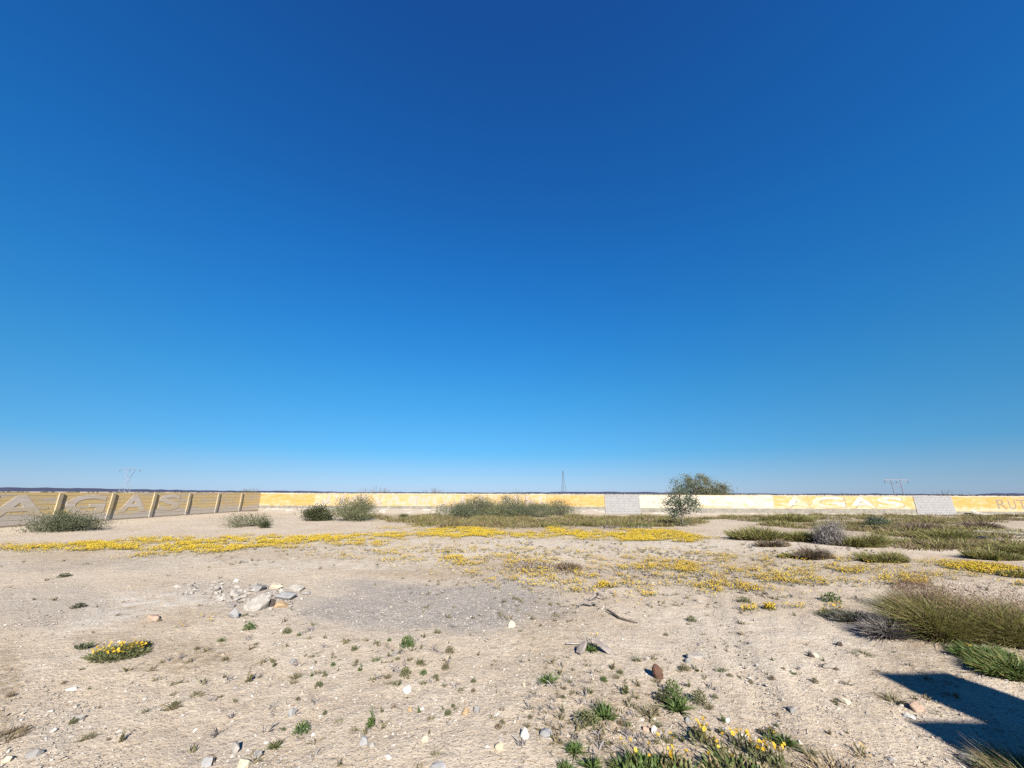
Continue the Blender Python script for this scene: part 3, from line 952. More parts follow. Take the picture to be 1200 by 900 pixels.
def lattice_tower():
    base, k = at(145.5, 576, 420)
    k /= FPX
    z0 = -.5
    base.z = z0
    H = CAM_H - z0 + (576 - 548.5) * k
    t = thing('lattice_tower', 'faint steel power line tower with forked head beyond the side wall', 'power tower', base)
    w = .30
    body, head, arm = MB(), MB(), MB()
    zw = H * .60
    for sx in (-1, 1):
        for sy in (-1, 1):
            body.tube([(sx * 3.4, sy * 3.4, 0), (sx * 1.3, sy * 1.3, zw)], w * .5, 4)
    for i in range(6):
        a, b_ = i / 6, (i + 1) / 6
        ra, rb = 3.4 - 2.1 * a, 3.4 - 2.1 * b_
        for sy in (-1, 1):
            body.tube([(-ra, sy * ra, zw * a), (rb, sy * rb, zw * b_)], w * .28, 4)
            body.tube([(ra, sy * ra, zw * a), (-rb, sy * rb, zw * b_)], w * .28, 4)
            body.tube([(-rb, sy * rb, zw * b_), (rb, sy * rb, zw * b_)], w * .28, 4)
    for sx in (-1, 1):
        for sy in (-1, 1):
            head.tube([(sx * 1.2, sy * 1.2, zw), (sx * 5.2, sy * .8, H * .93)], w * .45, 4)
        head.tube([(sx * 1.2, 0, zw), (sx * 3.2, 0, H * .93)], w * .3, 4)
        head.tube([(sx * 5.2, 0, H * .93), (sx * 5.6, 0, H)], w * .4, 4)
        for i in range(3):
            a = .2 + i * .25
            head.tube([(sx * (1.2 + 4 * a), -.9, zw + (H * .93 - zw) * a), (sx * (1.2 + 2 * (a + .2)), .9, zw + (H * .93 - zw) * (a + .2))], w * .25, 4)
    arm.tube([(-13, 0, H * .93), (13, 0, H * .93)], w * .5, 4)
    arm.tube([(-13, 0, H * .93), (-5.2, 0, H * .965), (5.2, 0, H * .965), (13, 0, H * .93)], w * .35, 4)
    for i in range(-6, 7):
        arm.tube([(i * 1.8, 0, H * .93), (i * 1.8 + .9, 0, H * .96)], w * .25, 4)
    body.build('tower_body', M_steel, t)
    head.build('tower_fork', M_steel, t)
    arm.build('crossarm', M_steel, t)
    for x in (-11, 0, 11):
        MB().tube([(x, 0, H * .93), (x, 0, H * .93 - 2.6)], .22, 5).build('insulator', M_steel_d, t)
lattice_tower()

def mast():
    base, k = at(660.5, 578, 210)
    k /= FPX
    base.z = -.3
    H = CAM_H + .3 + (578 - 551.5) * k
    t = thing('slim_mast', 'slim dark pylon with splayed legs rising behind the middle of the wall', 'mast', base)
    for sx, sy in ((-1, -.6), (1, -.6), (0, 1)):
        MB().tube([(sx * 1.7, sy * 1.7, 0), (sx * .22, sy * .22, H * .93)], [.085, .06], 5).build('leg', M_steel_d, t)
    br = MB()
    for i in range(9):
        a, b_ = i / 9.6, (i + 1) / 9.6
        ra, rb = 1.7 - 1.48 * a, 1.7 - 1.48 * b_
        for (p, q) in (((-1, -.6), (1, -.6)), ((1, -.6), (0, 1)), ((0, 1), (-1, -.6))):
            br.tube([(p[0] * ra, p[1] * ra, H * .93 * a), (q[0] * rb, q[1] * rb, H * .93 * b_)], .03, 4)
    br.build('bracing', M_steel_d, t)
    MB().tube([(0, 0, H * .86), (0, 0, H * .97), (0, 0, H)], [.30, .26, .05], 8).build('mast_head', M_steel_d, t)
mast()

def h_frame():
    base, k = at(1054, 580, 150)
    k /= FPX
    base.z = -.2
    d = ray(1054, 580)
    up = CAM_H + .2
    zt = up + (580 - 563.9) * k * 1.06
    t = thing('power_pole_frame', 'two-legged wooden power pole frame with one crossarm beyond the white letters', 'power pole', base)
    yaw = 0.0
    xl, xr = -1.75, 1.75
    for x in (xl, xr):
        MB().tube([(x, 0, -.5), (x, 0, zt + .55)], [.17, .12], 8).build('pole', M_pole, t)
    MB().box(-4.9, 4.9, -.30, -.14, zt - .14, zt + .14).build('crossarm', M_pole, t)
    br = MB()
    br.tube([(xl, -.15, zt - .9), (xr, -.15, zt - 3.4)], .075, 5)
    br.tube([(xr, -.17, zt - .9), (xl, -.17, zt - 3.4)], .075, 5)
    br.tube([(-4.6, -.2, zt - .1), (xl, -.15, zt - 1.6)], .07, 5)
    br.tube([(4.6, -.2, zt - .1), (xr, -.15, zt - 1.6)], .07, 5)
    br.build('brace', M_pole, t)
    for x in (-4.5, 0.0, 4.5):
        MB().tube([(x, -.22, zt - .15), (x, -.22, zt - .75), (x, -.22, zt - 1.3)], [.05, .13, .10], 6).build('insulator', M_steel_d, t)
h_frame()

# ------------------------------------------------------------------ right hand clumps of tall grass
def grass_px(name, label, px, py, wpx, top, seed, parts, cat='grass clump', **kw):
    p, k = scale_at(px, py)
    return tussock(name, label, cat, p, wpx * k, (py - top) * k, seed, parts, **kw)

BIG = [('stems', M_olive, 5200, 1.0), ('dry_stems', M_straw, 500, .95), ('red_stems', M_seed, 600, 1.08), ('dead_base', M_greyb, 700, .45)]
p0, k0 = scale_at(1085, 758)
def big(label, px, py, W, H, seed, parts, heads, lean, depth=.7, bw=.0055):
    p, k = scale_at(px, py)
    return tussock('tall_grass_clump', label, 'grass clump', p, W, H, seed, parts, depth=depth, lean=lean, heads=heads, blade_w=bw, bend=.5)
big('tall olive grass clump with reddish seed heads beside a grey dead tuft', 1108, 744, .95, .52, 61, BIG, 300, (.10, .10))
big('tall olive grass clump, right neighbour of the one beside the dead tuft', 1172, 746, 1.2, .50, 62, BIG, 240, (.16, .05))
big('lower olive grass clump behind the bright green weeds by the dark shadow', 1222, 754, 1.1, .46, 63, BIG, 150, (.2, 0))
big('reddish-brown grass clump standing behind the tall olive grass', 1082, 718, .62, .40, 64, [('stems', M_brownb, 2200, 1.0), ('green_stems', M_olive, 900, .9)], 330, (.05, .1))
big('grey dead twig tuft at the left foot of the tall grass', 1042, 744, .55, .30, 65, [('stems', M_greyb, 2600, 1.0)], 0, (-.08, 0), .6, .006)
big('short grey and green tuft left of the dead twigs with yellow flecks', 1004, 728, .60, .17, 66, [('stems', M_weed, 1300, 1.0), ('dry_stems', M_greyb, 900, 1.1)], 0, (-.05, 0), .5)
big('bright green weed mat at the edge of the photo by the dark shadow', 1192, 788, .75, .18, 67, [('stems', M_green, 1800, 1.0), ('dry_stems', M_olive, 500, 1.1)], 0, (0.1, .05), .6, .009)
big('smaller bright green weed mat below the tall grass', 1150, 768, .55, .15, 68, [('stems', M_green, 900, 1.0)], 0, (0, .05), .6, .009)
big('green and brown grass tuft in the corner shadow', 1208, 917, .40, .18, 69, [('stems', M_mixg, 500, 1.0), ('seed_stems', M_brownb, 200, 1.1)], 0, (-.25, .1), .8, .005)
big('dry bent grass blades standing before the small flower patch', 985, 915, .50, .17, 70, [('stems', M_brownb, 160, 1.0), ('straw', M_straw, 60, 1.1)], 0, (.25, 0), .6, .006)
big('brown dead tuft cut off by the photo edge', -8, 866, .40, .07, 71, [('stems', M_brownb, 260, 1.0), ('twigs', M_drab, 140, .9)], 0, (0, 0), .7, .006)

MOUND = [('stems', M_olive, 900, 1.0), ('dry_stems', M_brownb, 700, .95)]
MGREEN = [('stems', M_olive, 1200, 1.0), ('green_stems', M_green, 260, .8), ('dry_stems', M_brownb, 350, .9)]
MBROWN = [('stems', M_brownb, 1200, 1.0), ('grey_twigs', M_greyb, 400, .9)]
for px, py, w, top, pr, lab in (
        (895, 632, 84, 611, MGREEN, 'wide olive-green mound left of the silver twiggy bush'),
        (940, 634, 46, 617, MGREEN, 'olive mound touching the silver twiggy bush'),
        (905, 640, 40, 630, MBROWN, 'purple-brown mat in front of the wide olive mound'),
        (1010, 640, 56, 621, MGREEN, 'yellow-green mound right of the silver twiggy bush'),
        (955, 654, 46, 637, MBROWN, 'reddish-brown mound in front of the silver twiggy bush'),
        (1036, 658, 56, 640, MGREEN, 'brown and green mound on the pale sand before the flowers'),
        (925, 653, 26, 647, MGREEN, 'flat green patch at the left of the reddish-brown mound'),
        (1105, 632, 64, 616, MGREEN, 'green-centred mound above the long dark pipe'),
        (1165, 655, 62, 638, MGREEN, 'large dark olive mound by the photo edge behind the yellow flowers'),
        (1200, 650, 40, 632, MGREEN, 'dark mound cut off by the photo edge'),
        (1195, 676, 40, 667, MGREEN, 'low green mat at the photo edge in front of the flower carpet'),
        (925, 611, 66, 597, MGREEN, 'long bright olive mound under the first white letters'),
        (665, 667, 30, 657, MBROWN, 'low grey-brown tuft among scattered yellow flowers'),
        (1075, 622, 60, 609, MBROWN, 'grey-mauve dry mound below the grey block section'),
        (1150, 620, 50, 607, MBROWN, 'brown dry mound under the yellow wall by the dark letters')):
    grass_px('scrub_mound', lab, px, py, w, top, int(px * 3 + py), pr, 'scrub mound', depth=.55, blade_w=.016 if py > 645 else .022, bend=.3)

# brown and olive scrub that grows together in front of the wall: nobody could count its plants
def scrub_band(name, spots, n_m, seed, m1, m2, hmin, hmax, per=150):
    r = np.random.RandomState(seed)
    g1, g2 = MB(), MB()
    tot = sum(a[2] * a[3] for a in spots)
    for cx, cy, rx, ry in spots:
        for _ in range(max(2, int(n_m * rx * ry / tot))):
            while True:
                u, v = r.uniform(-1, 1, 2)
                if u * u + v * v < 1:
                    break
            p, t = G(cx + u * rx, max(603.5, cy + v * ry))
            if p.y > WALL_Y - .5:
                p.y = WALL_Y - .5 - r.uniform(0, 1.2)
            w = r.uniform(.35, .85)
            h = r.uniform(hmin, hmax)
            for g, n in ((g1, int(per * r.uniform(.2, 1))), (g2, int(per * r.uniform(.15, .8)))):
                a, q = r.uniform(0, 2 * math.pi, n), np.sqrt(r.uniform(0, 1, n))
                P = np.stack([p.x + np.cos(a) * q * w, p.y + np.sin(a) * q * w, np.full(n, p.z - .02)], 1)
                D = np.stack([np.cos(a) * q * .7, np.sin(a) * q * .7, np.ones(n)], 1) + r.normal(size=(n, 3)) * .2
                ln = h * (1.05 - .5 * q ** 2) * r.uniform(.6, 1.1, n)
                g.blades(P, D, ln, r.uniform(.012, .032, n), r, .3)
    g1.build(name, m1, None, kind='stuff')
    g2.build(name, m2, None, kind='stuff')
scrub_band('low_scrub', [(640, 612, 90, 6), (740, 612, 80, 6.5), (560, 613, 80, 6), (440, 607, 40, 2.5), (500, 609, 40, 4)], 230, 81, M_olive, M_brownb, .30, .52)
scrub_band('low_scrub', [(900, 607, 60, 3), (990, 606, 90, 3), (1100, 608, 120, 5), (1180, 606, 60, 4), (860, 609, 50, 2.5), (1120, 626, 80, 6), (1050, 617, 80, 6), (960, 616, 60, 4), (1170, 640, 50, 5), (1080, 640, 50, 4)], 310, 82, M_olive, M_brownb, .20, .40)
scrub_band('green_scrub', [(740, 614, 70, 4), (930, 611, 40, 2), (640, 616, 30, 2), (1130, 630, 30, 3)], 40, 83, M_green, M_olive, .18, .34, 110)
scrub_band('dry_scrub', [(870, 609, 45, 2.5), (1080, 614, 60, 5), (680, 618, 80, 2), (1000, 616, 50, 3), (640, 664, 35, 5), (745, 672, 14, 3)], 60, 84, M_greyb, M_brownb, .08, .2, 120)

# ------------------------------------------------------------------ carpets of small yellow flowers, sprouts, stones: uncountable
def sample_ground(r, n, r0_, r1_, power=1.0, half=60):
    """points spread over the lot in front of the camera, denser close by when power > 1"""
    u = r.uniform(0, 1, n)
    rad = (r0_ ** (2 - power) + u * (r1_ ** (2 - power) - r0_ ** (2 - power))) ** (1 / (2 - power)) if power != 2 else r0_ * (r1_ / r0_) ** u
    a = r.uniform(-half, half, n) * math.pi / 180
    return rad * np.sin(a), rad * np.cos(a)

FLOWERS = [(790, 672, 260, 30, .40), (560, 650, 200, 14, .34), (1060, 672, 140, 18, .42), (40, 643, 60, 5, .85), (110, 641, 75, 7.5, 1.0, -.03), (210, 640, 90, 10.5, 1.15, -.03), (290, 638, 80, 9.5, 1.15, -.05), (370, 633, 75, 7, 1.05, -.05),
           (190, 650, 60, 3.5, .7, -.1), (450, 629, 60, 6, .9, -.03), (540, 625, 60, 8, 1.25), (610, 628, 45, 6, .95), (655, 622, 22, 5, 1.2),
           (690, 627, 50, 6, 1.1), (760, 628, 70, 8, 1.5), (800, 631, 40, 6, 1.3), (480, 622, 60, 6, .35), (420, 637, 60, 4, .6),
           (520, 655, 55, 5, .62), (560, 660, 50, 7, .5), (620, 664, 60, 9, .5), (690, 672, 70, 11, .62), (740, 660, 70, 10, .5), (700, 645, 120, 8, .22),
           (800, 665, 80, 14, .58), (880, 660, 70, 14, .52), (770, 685, 90, 10, .5), (860, 688, 60, 9, .48), (930, 678, 80, 14, .52), (960, 660, 60, 10, .42),
           (1010, 668, 60, 9, .7), (1050, 678, 55, 9, .95), (1100, 665, 40, 6, .7), (1150, 667, 70, 6, 1.35, .06), (1190, 672, 30, 6, 1.2), (1080, 690, 40, 5, .5),
           (720, 688, 18, 5, 1.1), (765, 698, 14, 4, .8), (885, 716, 16, 3.5, 1.0), (912, 715, 10, 3, 1.3), (840, 700, 14, 3, .6), (930, 712, 12, 3, .5),
           (972, 712, 18, 5, .7), (200, 736, 14, 4, .5), (22, 795, 14, 4, .7), (240, 725, 20, 4, .3), (1190, 685, 20, 5, .7)]

def flower_carpet():
    r = np.random.RandomState(91)
    x, y = sample_ground(r, 1700000, 6, 21, 1.0, 57)
    keep = (x > WALL_X + .4) & (x < 24) & (y > 1.0)
    x, y = x[keep], y[keep]
    px, py = proj(x, y, height(x, y))
    w = fbm(x * 1.1, y * 1.1, 15, 2) - .5
    d = ell(px + w * 50, py + w * 7, FLOWERS)
    cl = fbm(x * 2.6, y * 2.6, 16, 5)
    pr = d ** 1.3 * sstep(.28, .84, cl + .16 * (d - .7)) * sstep(.30, .62, fbm(x * 7, y * 7, 18, 2)) * 1.0
    k = r.uniform(0, 1, len(x)) < pr
    x, y, d = x[k], y[k], d[k]
    n = len(x)
    z = height(x, y)
    hgt = r.uniform(.02, .075, n)
    P = np.stack([x, y, z + hgt], 1)
    def heads(sel, name, m, s):
        q = P[sel]
        N = len(q)
        nrm = np.stack([r.normal(size=N) * .5 + .15, r.normal(size=N) * .5 - .55, np.ones(N)], 1)
        nrm /= np.linalg.norm(nrm, axis=1, keepdims=True)
        a = np.cross(nrm, [0.3, 1, .1])
        a /= np.linalg.norm(a, axis=1, keepdims=True)
        b_ = np.cross(nrm, a)
        rad = r.uniform(.6, 1.2, N)[:, None] * s
        vs = [q - nrm * .004] + [q + (a * math.cos(w_) + b_ * math.sin(w_)) * rad * r.uniform(.75, 1.15, (N, 1)) + nrm * .004 for w_ in np.arange(6) * math.pi / 3]
        V = np.stack(vs, 1).reshape(-1, 3)
        i = np.arange(N)[:, None] * 7
        t = np.concatenate([i + np.array([[0, 1 + j, 1 + (j + 1) % 6]]) for j in range(6)])
        MB().add(V, None, t).build(name, m, None, kind='stuff')
    dry = r.uniform(0, 1, n) < np.where(d < .8, .68, .34)
    heads(~dry, 'flower_carpet', M_petal3, .0125)
    heads(dry, 'flower_carpet', M_petal2, .0115)
    # stems and small leaves under the flowers
    ks = r.uniform(0, 1, n) < .9
    g = MB()
    Q = np.stack([x, y, z], 1)[ks] + r.normal(size=(ks.sum(), 3)) * np.array([.02, .02, 0])
    g.blades(Q, UPV + r.normal(size=Q.shape) * .35, hgt[ks] * r.uniform(.6, 1.1, len(Q)), .007, r, .3)
    g.build('flower_foliage', M_weed, None, kind='stuff')
    print('flowers', n)
flower_carpet()

SPROUTS = [(640, 645, 280, 11, .9), (760, 650, 220, 12, .9), (800, 685, 230, 34, .6), (900, 650, 160, 14, .7), (480, 760, 110, 50, .22), (740, 830, 120, 60, .5), (700, 860, 70, 45, .7), (330, 760, 160, 60, .12),
           (620, 720, 60, 50, .35), (560, 690, 120, 30, .2), (1050, 810, 70, 40, .4), (880, 860, 90, 40, .4), (250, 655, 300, 14, .2), (1000, 690, 160, 20, .4), (900, 760, 120, 50, .1),
           (600, 870, 500, 60, .07), (210, 800, 160, 40, .1), (150, 690, 160, 40, .06)]

def sprouts():
    r = np.random.RandomState(92)
    x, y = sample_ground(r, 60000, 2.2, 18, 1.6, 56)
    px, py = proj(x, y, height(x, y))
    d = ell(px, py, SPROUTS)
    k = r.uniform(0, 1, len(x)) < d * sstep(.40, .6, fbm(x * 1.7, y * 1.7, 19, 3)) * .30
    x, y = x[k], y[k]
    z = height(x, y)
    g1, g2 = MB(), MB()
    for g, sel, m in ((g1, r.uniform(0, 1, len(x)) < .55, 1), (g2, None, 2)):
        sel = sel if sel is not None else ~g1sel
        if m == 1:
            g1sel = sel
        B = np.stack([x, y, z], 1)[sel]
        per = 9
        Q = np.repeat(B, per, 0) + r.normal(size=(len(B) * per, 3)) * np.array([.012, .012, 0])
        s = np.repeat(r.uniform(.5, 1.3, len(B)), per)
        far = np.repeat(1 + .05 * np.hypot(B[:, 0], B[:, 1]), per)
        g.blades(Q, UPV * .9 + r.normal(size=Q.shape) * .55, .045 * s * far * r.uniform(.6, 1.3, len(Q)), .007 * s * far, r, .3)
    g1.build('sprouts', M_drab, None, kind='stuff')
    g2.build('sprouts', M_greyb, None, kind='stuff')
sprouts()

M_peb = leafy('pebble_stone', [(.33, .28, .22), (.42, .36, .29), (.25, .215, .18), (.50, .46, .40), (.34, .25, .17), (.60, .57, .52), (.29, .27, .26), (.20, .17, .15)], 0, .9)
M_gpeb = leafy('grey_gravel_stone', [(.31, .275, .245), (.36, .325, .29), (.26, .235, .21), (.41, .375, .345), (.33, .295, .265), (.21, .185, .165)], 0, .9)

def pebbles(name, m, x, y, size, r, flat=.6, aspect=1.0):
    n = len(x)
    z = height(x, y)
    a = r.uniform(0, math.pi, n)
    ca, sa = np.cos(a), np.sin(a)
    u6 = np.array([(1, 0, 0), (0, 1, 0), (-1, 0, 0), (0, -1, 0), (0, 0, 1), (0, 0, -1)], float)
    V = u6[None] * r.uniform(.55, 1.15, (n, 6, 1)) + r.normal(size=(n, 6, 3)) * .22
    V = V * np.stack([size, size / aspect, size * flat], 1)[:, None, :] * .5
    X = V[..., 0] * ca[:, None] - V[..., 1] * sa[:, None]
    Y = V[..., 0] * sa[:, None] + V[..., 1] * ca[:, None]
    V = np.stack([X + x[:, None], Y + y[:, None], V[..., 2] + (z + size * flat * .12)[:, None]], -1)
    f = np.array([(0, 1, 4), (1, 2, 4), (2, 3, 4), (3, 0, 4), (1, 0, 5), (2, 1, 5), (3, 2, 5), (0, 3, 5)])
    t = (np.arange(n)[:, None, None] * 6 + f[None]).reshape(-1, 3)
    MB().add(V.reshape(-1, 3), None, t).build(name, m, None, kind='stuff')

def all_pebbles():
    r = np.random.RandomState(93)
    x, y = sample_ground(r, 110000, 1.9, 15, 2, 56)
    k = r.uniform(0, 1, len(x)) < .25 + .75 * sstep(.42, .62, fbm(x * .9, y * .9, 23, 4))
    x, y = x[k], y[k]
    s = np.clip(np.exp(r.normal(size=len(x)) * .6) * .0072, .004, .035) * (1 + .05 * np.hypot(x, y))
    pebbles('pebbles', M_peb, x, y, s, r)
    x, y = sample_ground(r, 70000, 4.5, 15, 1.6, 56)
    px, py = proj(x, y, 0 * x)
    d = ell(px, py, GREY)
    k = r.uniform(0, 1, len(x)) < d * .55
    x, y = x[k], y[k]
    pebbles('gravel', M_gpeb, x, y, np.exp(r.normal(size=len(x)) * .4) * .017, r)
    n = 260
    a, q = r.uniform(0, 2 * math.pi, n), np.sqrt(r.uniform(0, 1, n))
    cx = np.where(r.uniform(0, 1, n) < .7, 305, 248)
    pts = [G(float(c_ + np.cos(i) * j * (60 if c_ == 305 else 45)), float((700 if c_ == 305 else 690) + np.sin(i) * j * (15 if c_ == 305 else 9)))[0] for c_, i, j in zip(cx, a, q)]
    pebbles('rubble', M_gpeb, np.array([p.x for p in pts]), np.array([p.y for p in pts]), np.clip(np.exp(r.normal(size=n) * .5) * .065, .03, .16), r, .6, 1.3)
    # broken shards at the lower left and round the stones at the bottom
    x, y = sample_ground(r, 26000, 2.2, 6, 1.4, 56)
    px, py = proj(x, y, 0 * x)
    d = ell(px, py, [(60, 840, 90, 60, 1.0), (290, 885, 80, 30, 1.0), (180, 800, 90, 30, .25), (650, 870, 60, 30, .35), (520, 850, 120, 30, .25), (300, 700, 70, 24, .9), (560, 880, 500, 50, .10), (960, 810, 110, 60, .10), (250, 690, 70, 12, .6)])
    k = r.uniform(0, 1, len(x)) < d * .20
    x, y = x[k], y[k]
    pebbles('shards', M_peb, x, y, np.clip(np.exp(r.normal(size=len(x)) * .55) * .022, .01, .07), r, .35, 1.6)
    # fragments of dry stems
    x, y = sample_ground(r, 26000, 2, 15, 1.7, 56)
    px, py = proj(x, y, 0 * x)
    d = ell(px, py, LITTER) + .10
    k = r.uniform(0, 1, len(x)) < d * .34
    x, y = x[k], y[k]
    n = len(x)
    D = np.stack([r.normal(size=n), r.normal(size=n), np.abs(r.normal(size=n)) * .12], 1)
    MB().blades(np.stack([x, y, height(x, y) + .006], 1), D, r.uniform(.02, .09, n), .0045, r, .02).build('dry_litter', M_brownb, None, kind='stuff')
all_pebbles()

def far_scrub():
    """creosote flats beyond the walls"""
    r = np.random.RandomState(95)
    n = 2600
    d = 44 * (900 / 44) ** r.uniform(0, 1, n)
    a = r.uniform(-64, 64, n) * math.pi / 180
    x, y = d * np.sin(a), d * np.cos(a)
    k = (y > WALL_Y + 6) | (x < WALL_X - 8)
    x, y, d = x[k], y[k], d[k]
    n = len(x)
    per = 14
    h = r.uniform(.6, 1.35, n) * (1 + d / 1500)
    P = np.repeat(np.stack([x, y, 0 * x], 1), per, 0) + r.normal(size=(n * per, 3)) * np.array([.45, .45, 0])
    H = np.repeat(h, per)
    P[:, 2] = 0
    MB().leaves(P, UPV + r.normal(size=P.shape) * .35, H * r.uniform(.7, 1.1, len(P)), H * .5, r).build('desert_scrub', M_sage2, None, kind='stuff')
far_scrub()

# ------------------------------------------------------------------ stones, one by one
STONE = {
    'pale': stony('pale_limestone', (.25, .228, .20), (.39, .362, .328)),
    'white': stony('white_limestone', (.50, .475, .43), (.62, .60, .56), 14, bmp=.35),
    'cream': stony('cream_stone', (.42, .37, .27), (.52, .47, .36), 14, bmp=.35),
    'grey': stony('grey_stone', (.19, .18, .172), (.30, .285, .275)),
    'blue': stony('blue_grey_stone', (.24, .235, .235), (.34, .335, .335)),
    'dark': stony('dark_brown_stone', (.045, .034, .029), (.085, .064, .055)),
    'orange': stony('orange_stone', (.32, .215, .125), (.42, .30, .18)),
    'pink': stony('pinkish_stone', (.34, .235, .175), (.45, .33, .255)),
    'brown': stony('rust_brown_stone', (.085, .042, .030), (.15, .080, .055), 40, bmp=.9),
}
def stone(label, px, py, w, h, c, seed, name='rock', dz=.55, tilt=0.0, depth=.8, group=None):
    p, k = scale_at(px, py)
    w, h = w * .92, h * .92
    me = rock_mesh(name, seed, w * k, w * k * depth, h * k * 1.5, STONE[c])
    o = bpy.data.objects.new(name, me)
    link(o, None, p, label, 'rock', group)
    o.location.z -= h * k * .30
    q = random.Random(seed * 7)
    o.rotation_euler = (q.uniform(-.2, .2), q.uniform(-.2, .2), q.uniform(-.35, .35))
    return o
for s_ in (
        ('largest pale boulder of the rock cluster, sunlit on its left side', 300, 713, 36, 20, 'pale', 1),
        ('dark brown broken rock leaning against the largest pale boulder', 315, 711, 13, 15, 'dark', 2),  # the boulder's dark right side, built as its own stone
        ('flat orange rock at the right end of the boulder cluster', 329, 711, 20, 8, 'orange', 3),
        ('pale rounded rock left of the largest boulder', 273, 698, 19, 11, 'pale', 4),
        ('light grey block set apart in front of the boulder cluster', 273, 724, 14, 12, 'blue', 5),
        ('grey rock behind the largest boulder', 303, 692, 22, 11, 'grey', 6),
        ('pitted white rock at the top of the boulder cluster', 323, 689, 17, 8, 'cream', 7),
        ('long pale rock at the right rear of the boulder cluster', 347, 691, 22, 8, 'pale', 8),
        ('broad blue-grey slab in the middle of the boulder cluster', 334, 702, 30, 10, 'blue', 9),
        ('tiny white stone at the top left of the boulder cluster', 277, 682, 6, 5, 'white', 10),
        ('small pale rock lying left of the boulder cluster on gravel', 254, 690, 9, 5, 'pale', 11),
        ('pale flat rock on the sand above the flowering green mat', 180, 726, 17, 9, 'pink', 12),
        ('bright white round stone in the middle of the sandy foreground', 477, 811, 13, 9, 'white', 13),
        ('small grey stone on bare sand left of the green sprouts', 342, 777, 10, 7, 'grey', 14),
        ('white stone on the edge of the grey gravel patch', 599, 734, 14, 8, 'cream', 15),
        ('white angular stone near the bottom, right of a cream one', 614, 865, 14, 13, 'white', 16),
        ('cream rounded stone near the bottom, beside a white angular one', 586, 878, 13, 11, 'cream', 17),
        ('orange-brown flat stone on sand beside a light grey one', 545, 836, 14, 9, 'orange', 18),
        ('light grey flat stone touching the orange-brown one', 559, 835, 11, 10, 'grey', 19),
        ('small orange stone between little green sprouts', 481, 834, 8, 6, 'orange', 20),
        ('light grey flat stone above the dark green seedling', 343, 838, 16, 9, 'blue', 21),
        ('pale grey flat stone below the upright seedling', 424, 871, 17, 9, 'blue', 22),
        ('thin pale flake touching the flat stone below the upright seedling', 435, 875, 12, 6, 'pale', 23),
        ('white lump near the bottom left of the cream stone', 455, 888, 11, 8, 'white', 24),
        ('dull cream stone between white lump and cream rounded stone', 499, 868, 11, 8, 'cream', 25),
        ('grey slab cut off by the bottom photo edge', 515, 901, 30, 10, 'blue', 26),
        ('pointed pale stone standing in rubble at the bottom', 274, 882, 14, 17, 'pale', 27),
        ('dark stone lodged in the rubble right of the pointed stone', 300, 888, 13, 12, 'grey', 28),
        ('buff slab in the rubble under the pointed stone', 285, 899, 20, 12, 'cream', 29),
        ('grey slab in the rubble left of the pointed stone', 243, 896, 20, 9, 'blue', 30),
        ('pale shard with a dark shadow on the left sand', 95, 842, 13, 6, 'pale', 31),
        ('buff stone at the left photo edge near the bottom', 7, 892, 18, 8, 'cream', 32),
        ('long white shard on sand left of a flowering mat', 84, 808, 14, 4, 'white', 33),
        ('pale grey lump in the rubble at the lower left', 40, 886, 20, 9, 'grey', 34),
        ('small dark stone on sand, upper of two by the green tuft', 985, 757, 8, 7, 'dark', 35),
        ('small dark stone on sand left of a cream pebble', 950, 769, 7, 6, 'dark', 36),
        ('cream pebble beside a small dark stone', 957, 770, 8, 6, 'cream', 37),
        ('grey stone with dark left side on open sand', 927, 833, 14, 8, 'grey', 38),
        ('cream flat stone on sand right of the grey stone', 990, 823, 14, 7, 'cream', 39),
        ('pinkish-orange stone between the two dark shadows', 1076, 832, 20, 11, 'pink', 40),
        ('white flake below the pinkish-orange stone', 1066, 840, 15, 5, 'white', 41),
        ('grey half-buried stone under the lower dark shadow', 1136, 893, 24, 12, 'grey', 42),
        ('small grey stone behind the dry tuft on the sand', 806, 776, 11, 9, 'grey', 43),
        ('flat grey stone right of the white angular stone', 640, 862, 22, 10, 'blue', 44),
        ('white pebble by the small orange stone at centre', 614, 804, 6, 5, 'cream', 45),
        ('whitish pebble hidden among weeds above yellow flowers', 766, 858, 9, 9, 'white', 46),
        ('tan pebble left of the whitish pebble in the weeds', 757, 855, 10, 7, 'pink', 47),
        ('grey pebble among weeds right of the bright green plants', 807, 845, 10, 5, 'grey', 48),
        ('white small stone beside the stick-like bones', 853, 846, 10, 5, 'white', 49),
        ('brown boulder at the foot of the white letter wall', 1006, 600.5, 7, 6, 'brown', 50)):
    stone(*s_)
# one upright rust brown stone, rounded like a loaf on end
def upright_stone():
    p, k = scale_at(771, 795)
    bm = bmesh.new()
    bmesh.ops.create_icosphere(bm, subdivisions=4, radius=1)
    rr = random.Random(4)
    ph = [rr.uniform(0, 6) for _ in range(6)]
    for v in bm.verts:
        c = v.co
        c.x = math.copysign(abs(c.x) ** .8, c.x)
        n = .05 * math.sin(5 * c.x + ph[0]) * math.sin(4 * c.y + ph[1]) + .035 * math.sin(11 * c.z + ph[2] + 3 * c.x) + .02 * math.sin(23 * c.y + 17 * c.z)
        v.co = Vector((c.x * 5.8, c.y * 5.0, c.z * 8.2)) * k * (1 + n)
    me = bpy.data.meshes.new('upright_rock')
    bm.to_mesh(me)
    bm.free()
    me.polygons.foreach_set('use_smooth', [True] * len(me.polygons))
    me.materials.append(STONE['brown'])
    o = bpy.data.objects.new('upright_rock', me)
    link(o, None, p + Vector((0, 0, 5.6 * k)), 'rust-brown loaf-shaped stone standing upright above a bright green weed', 'rock')
    o.rotation_euler = (-.15, -.30, .2)
upright_stone()

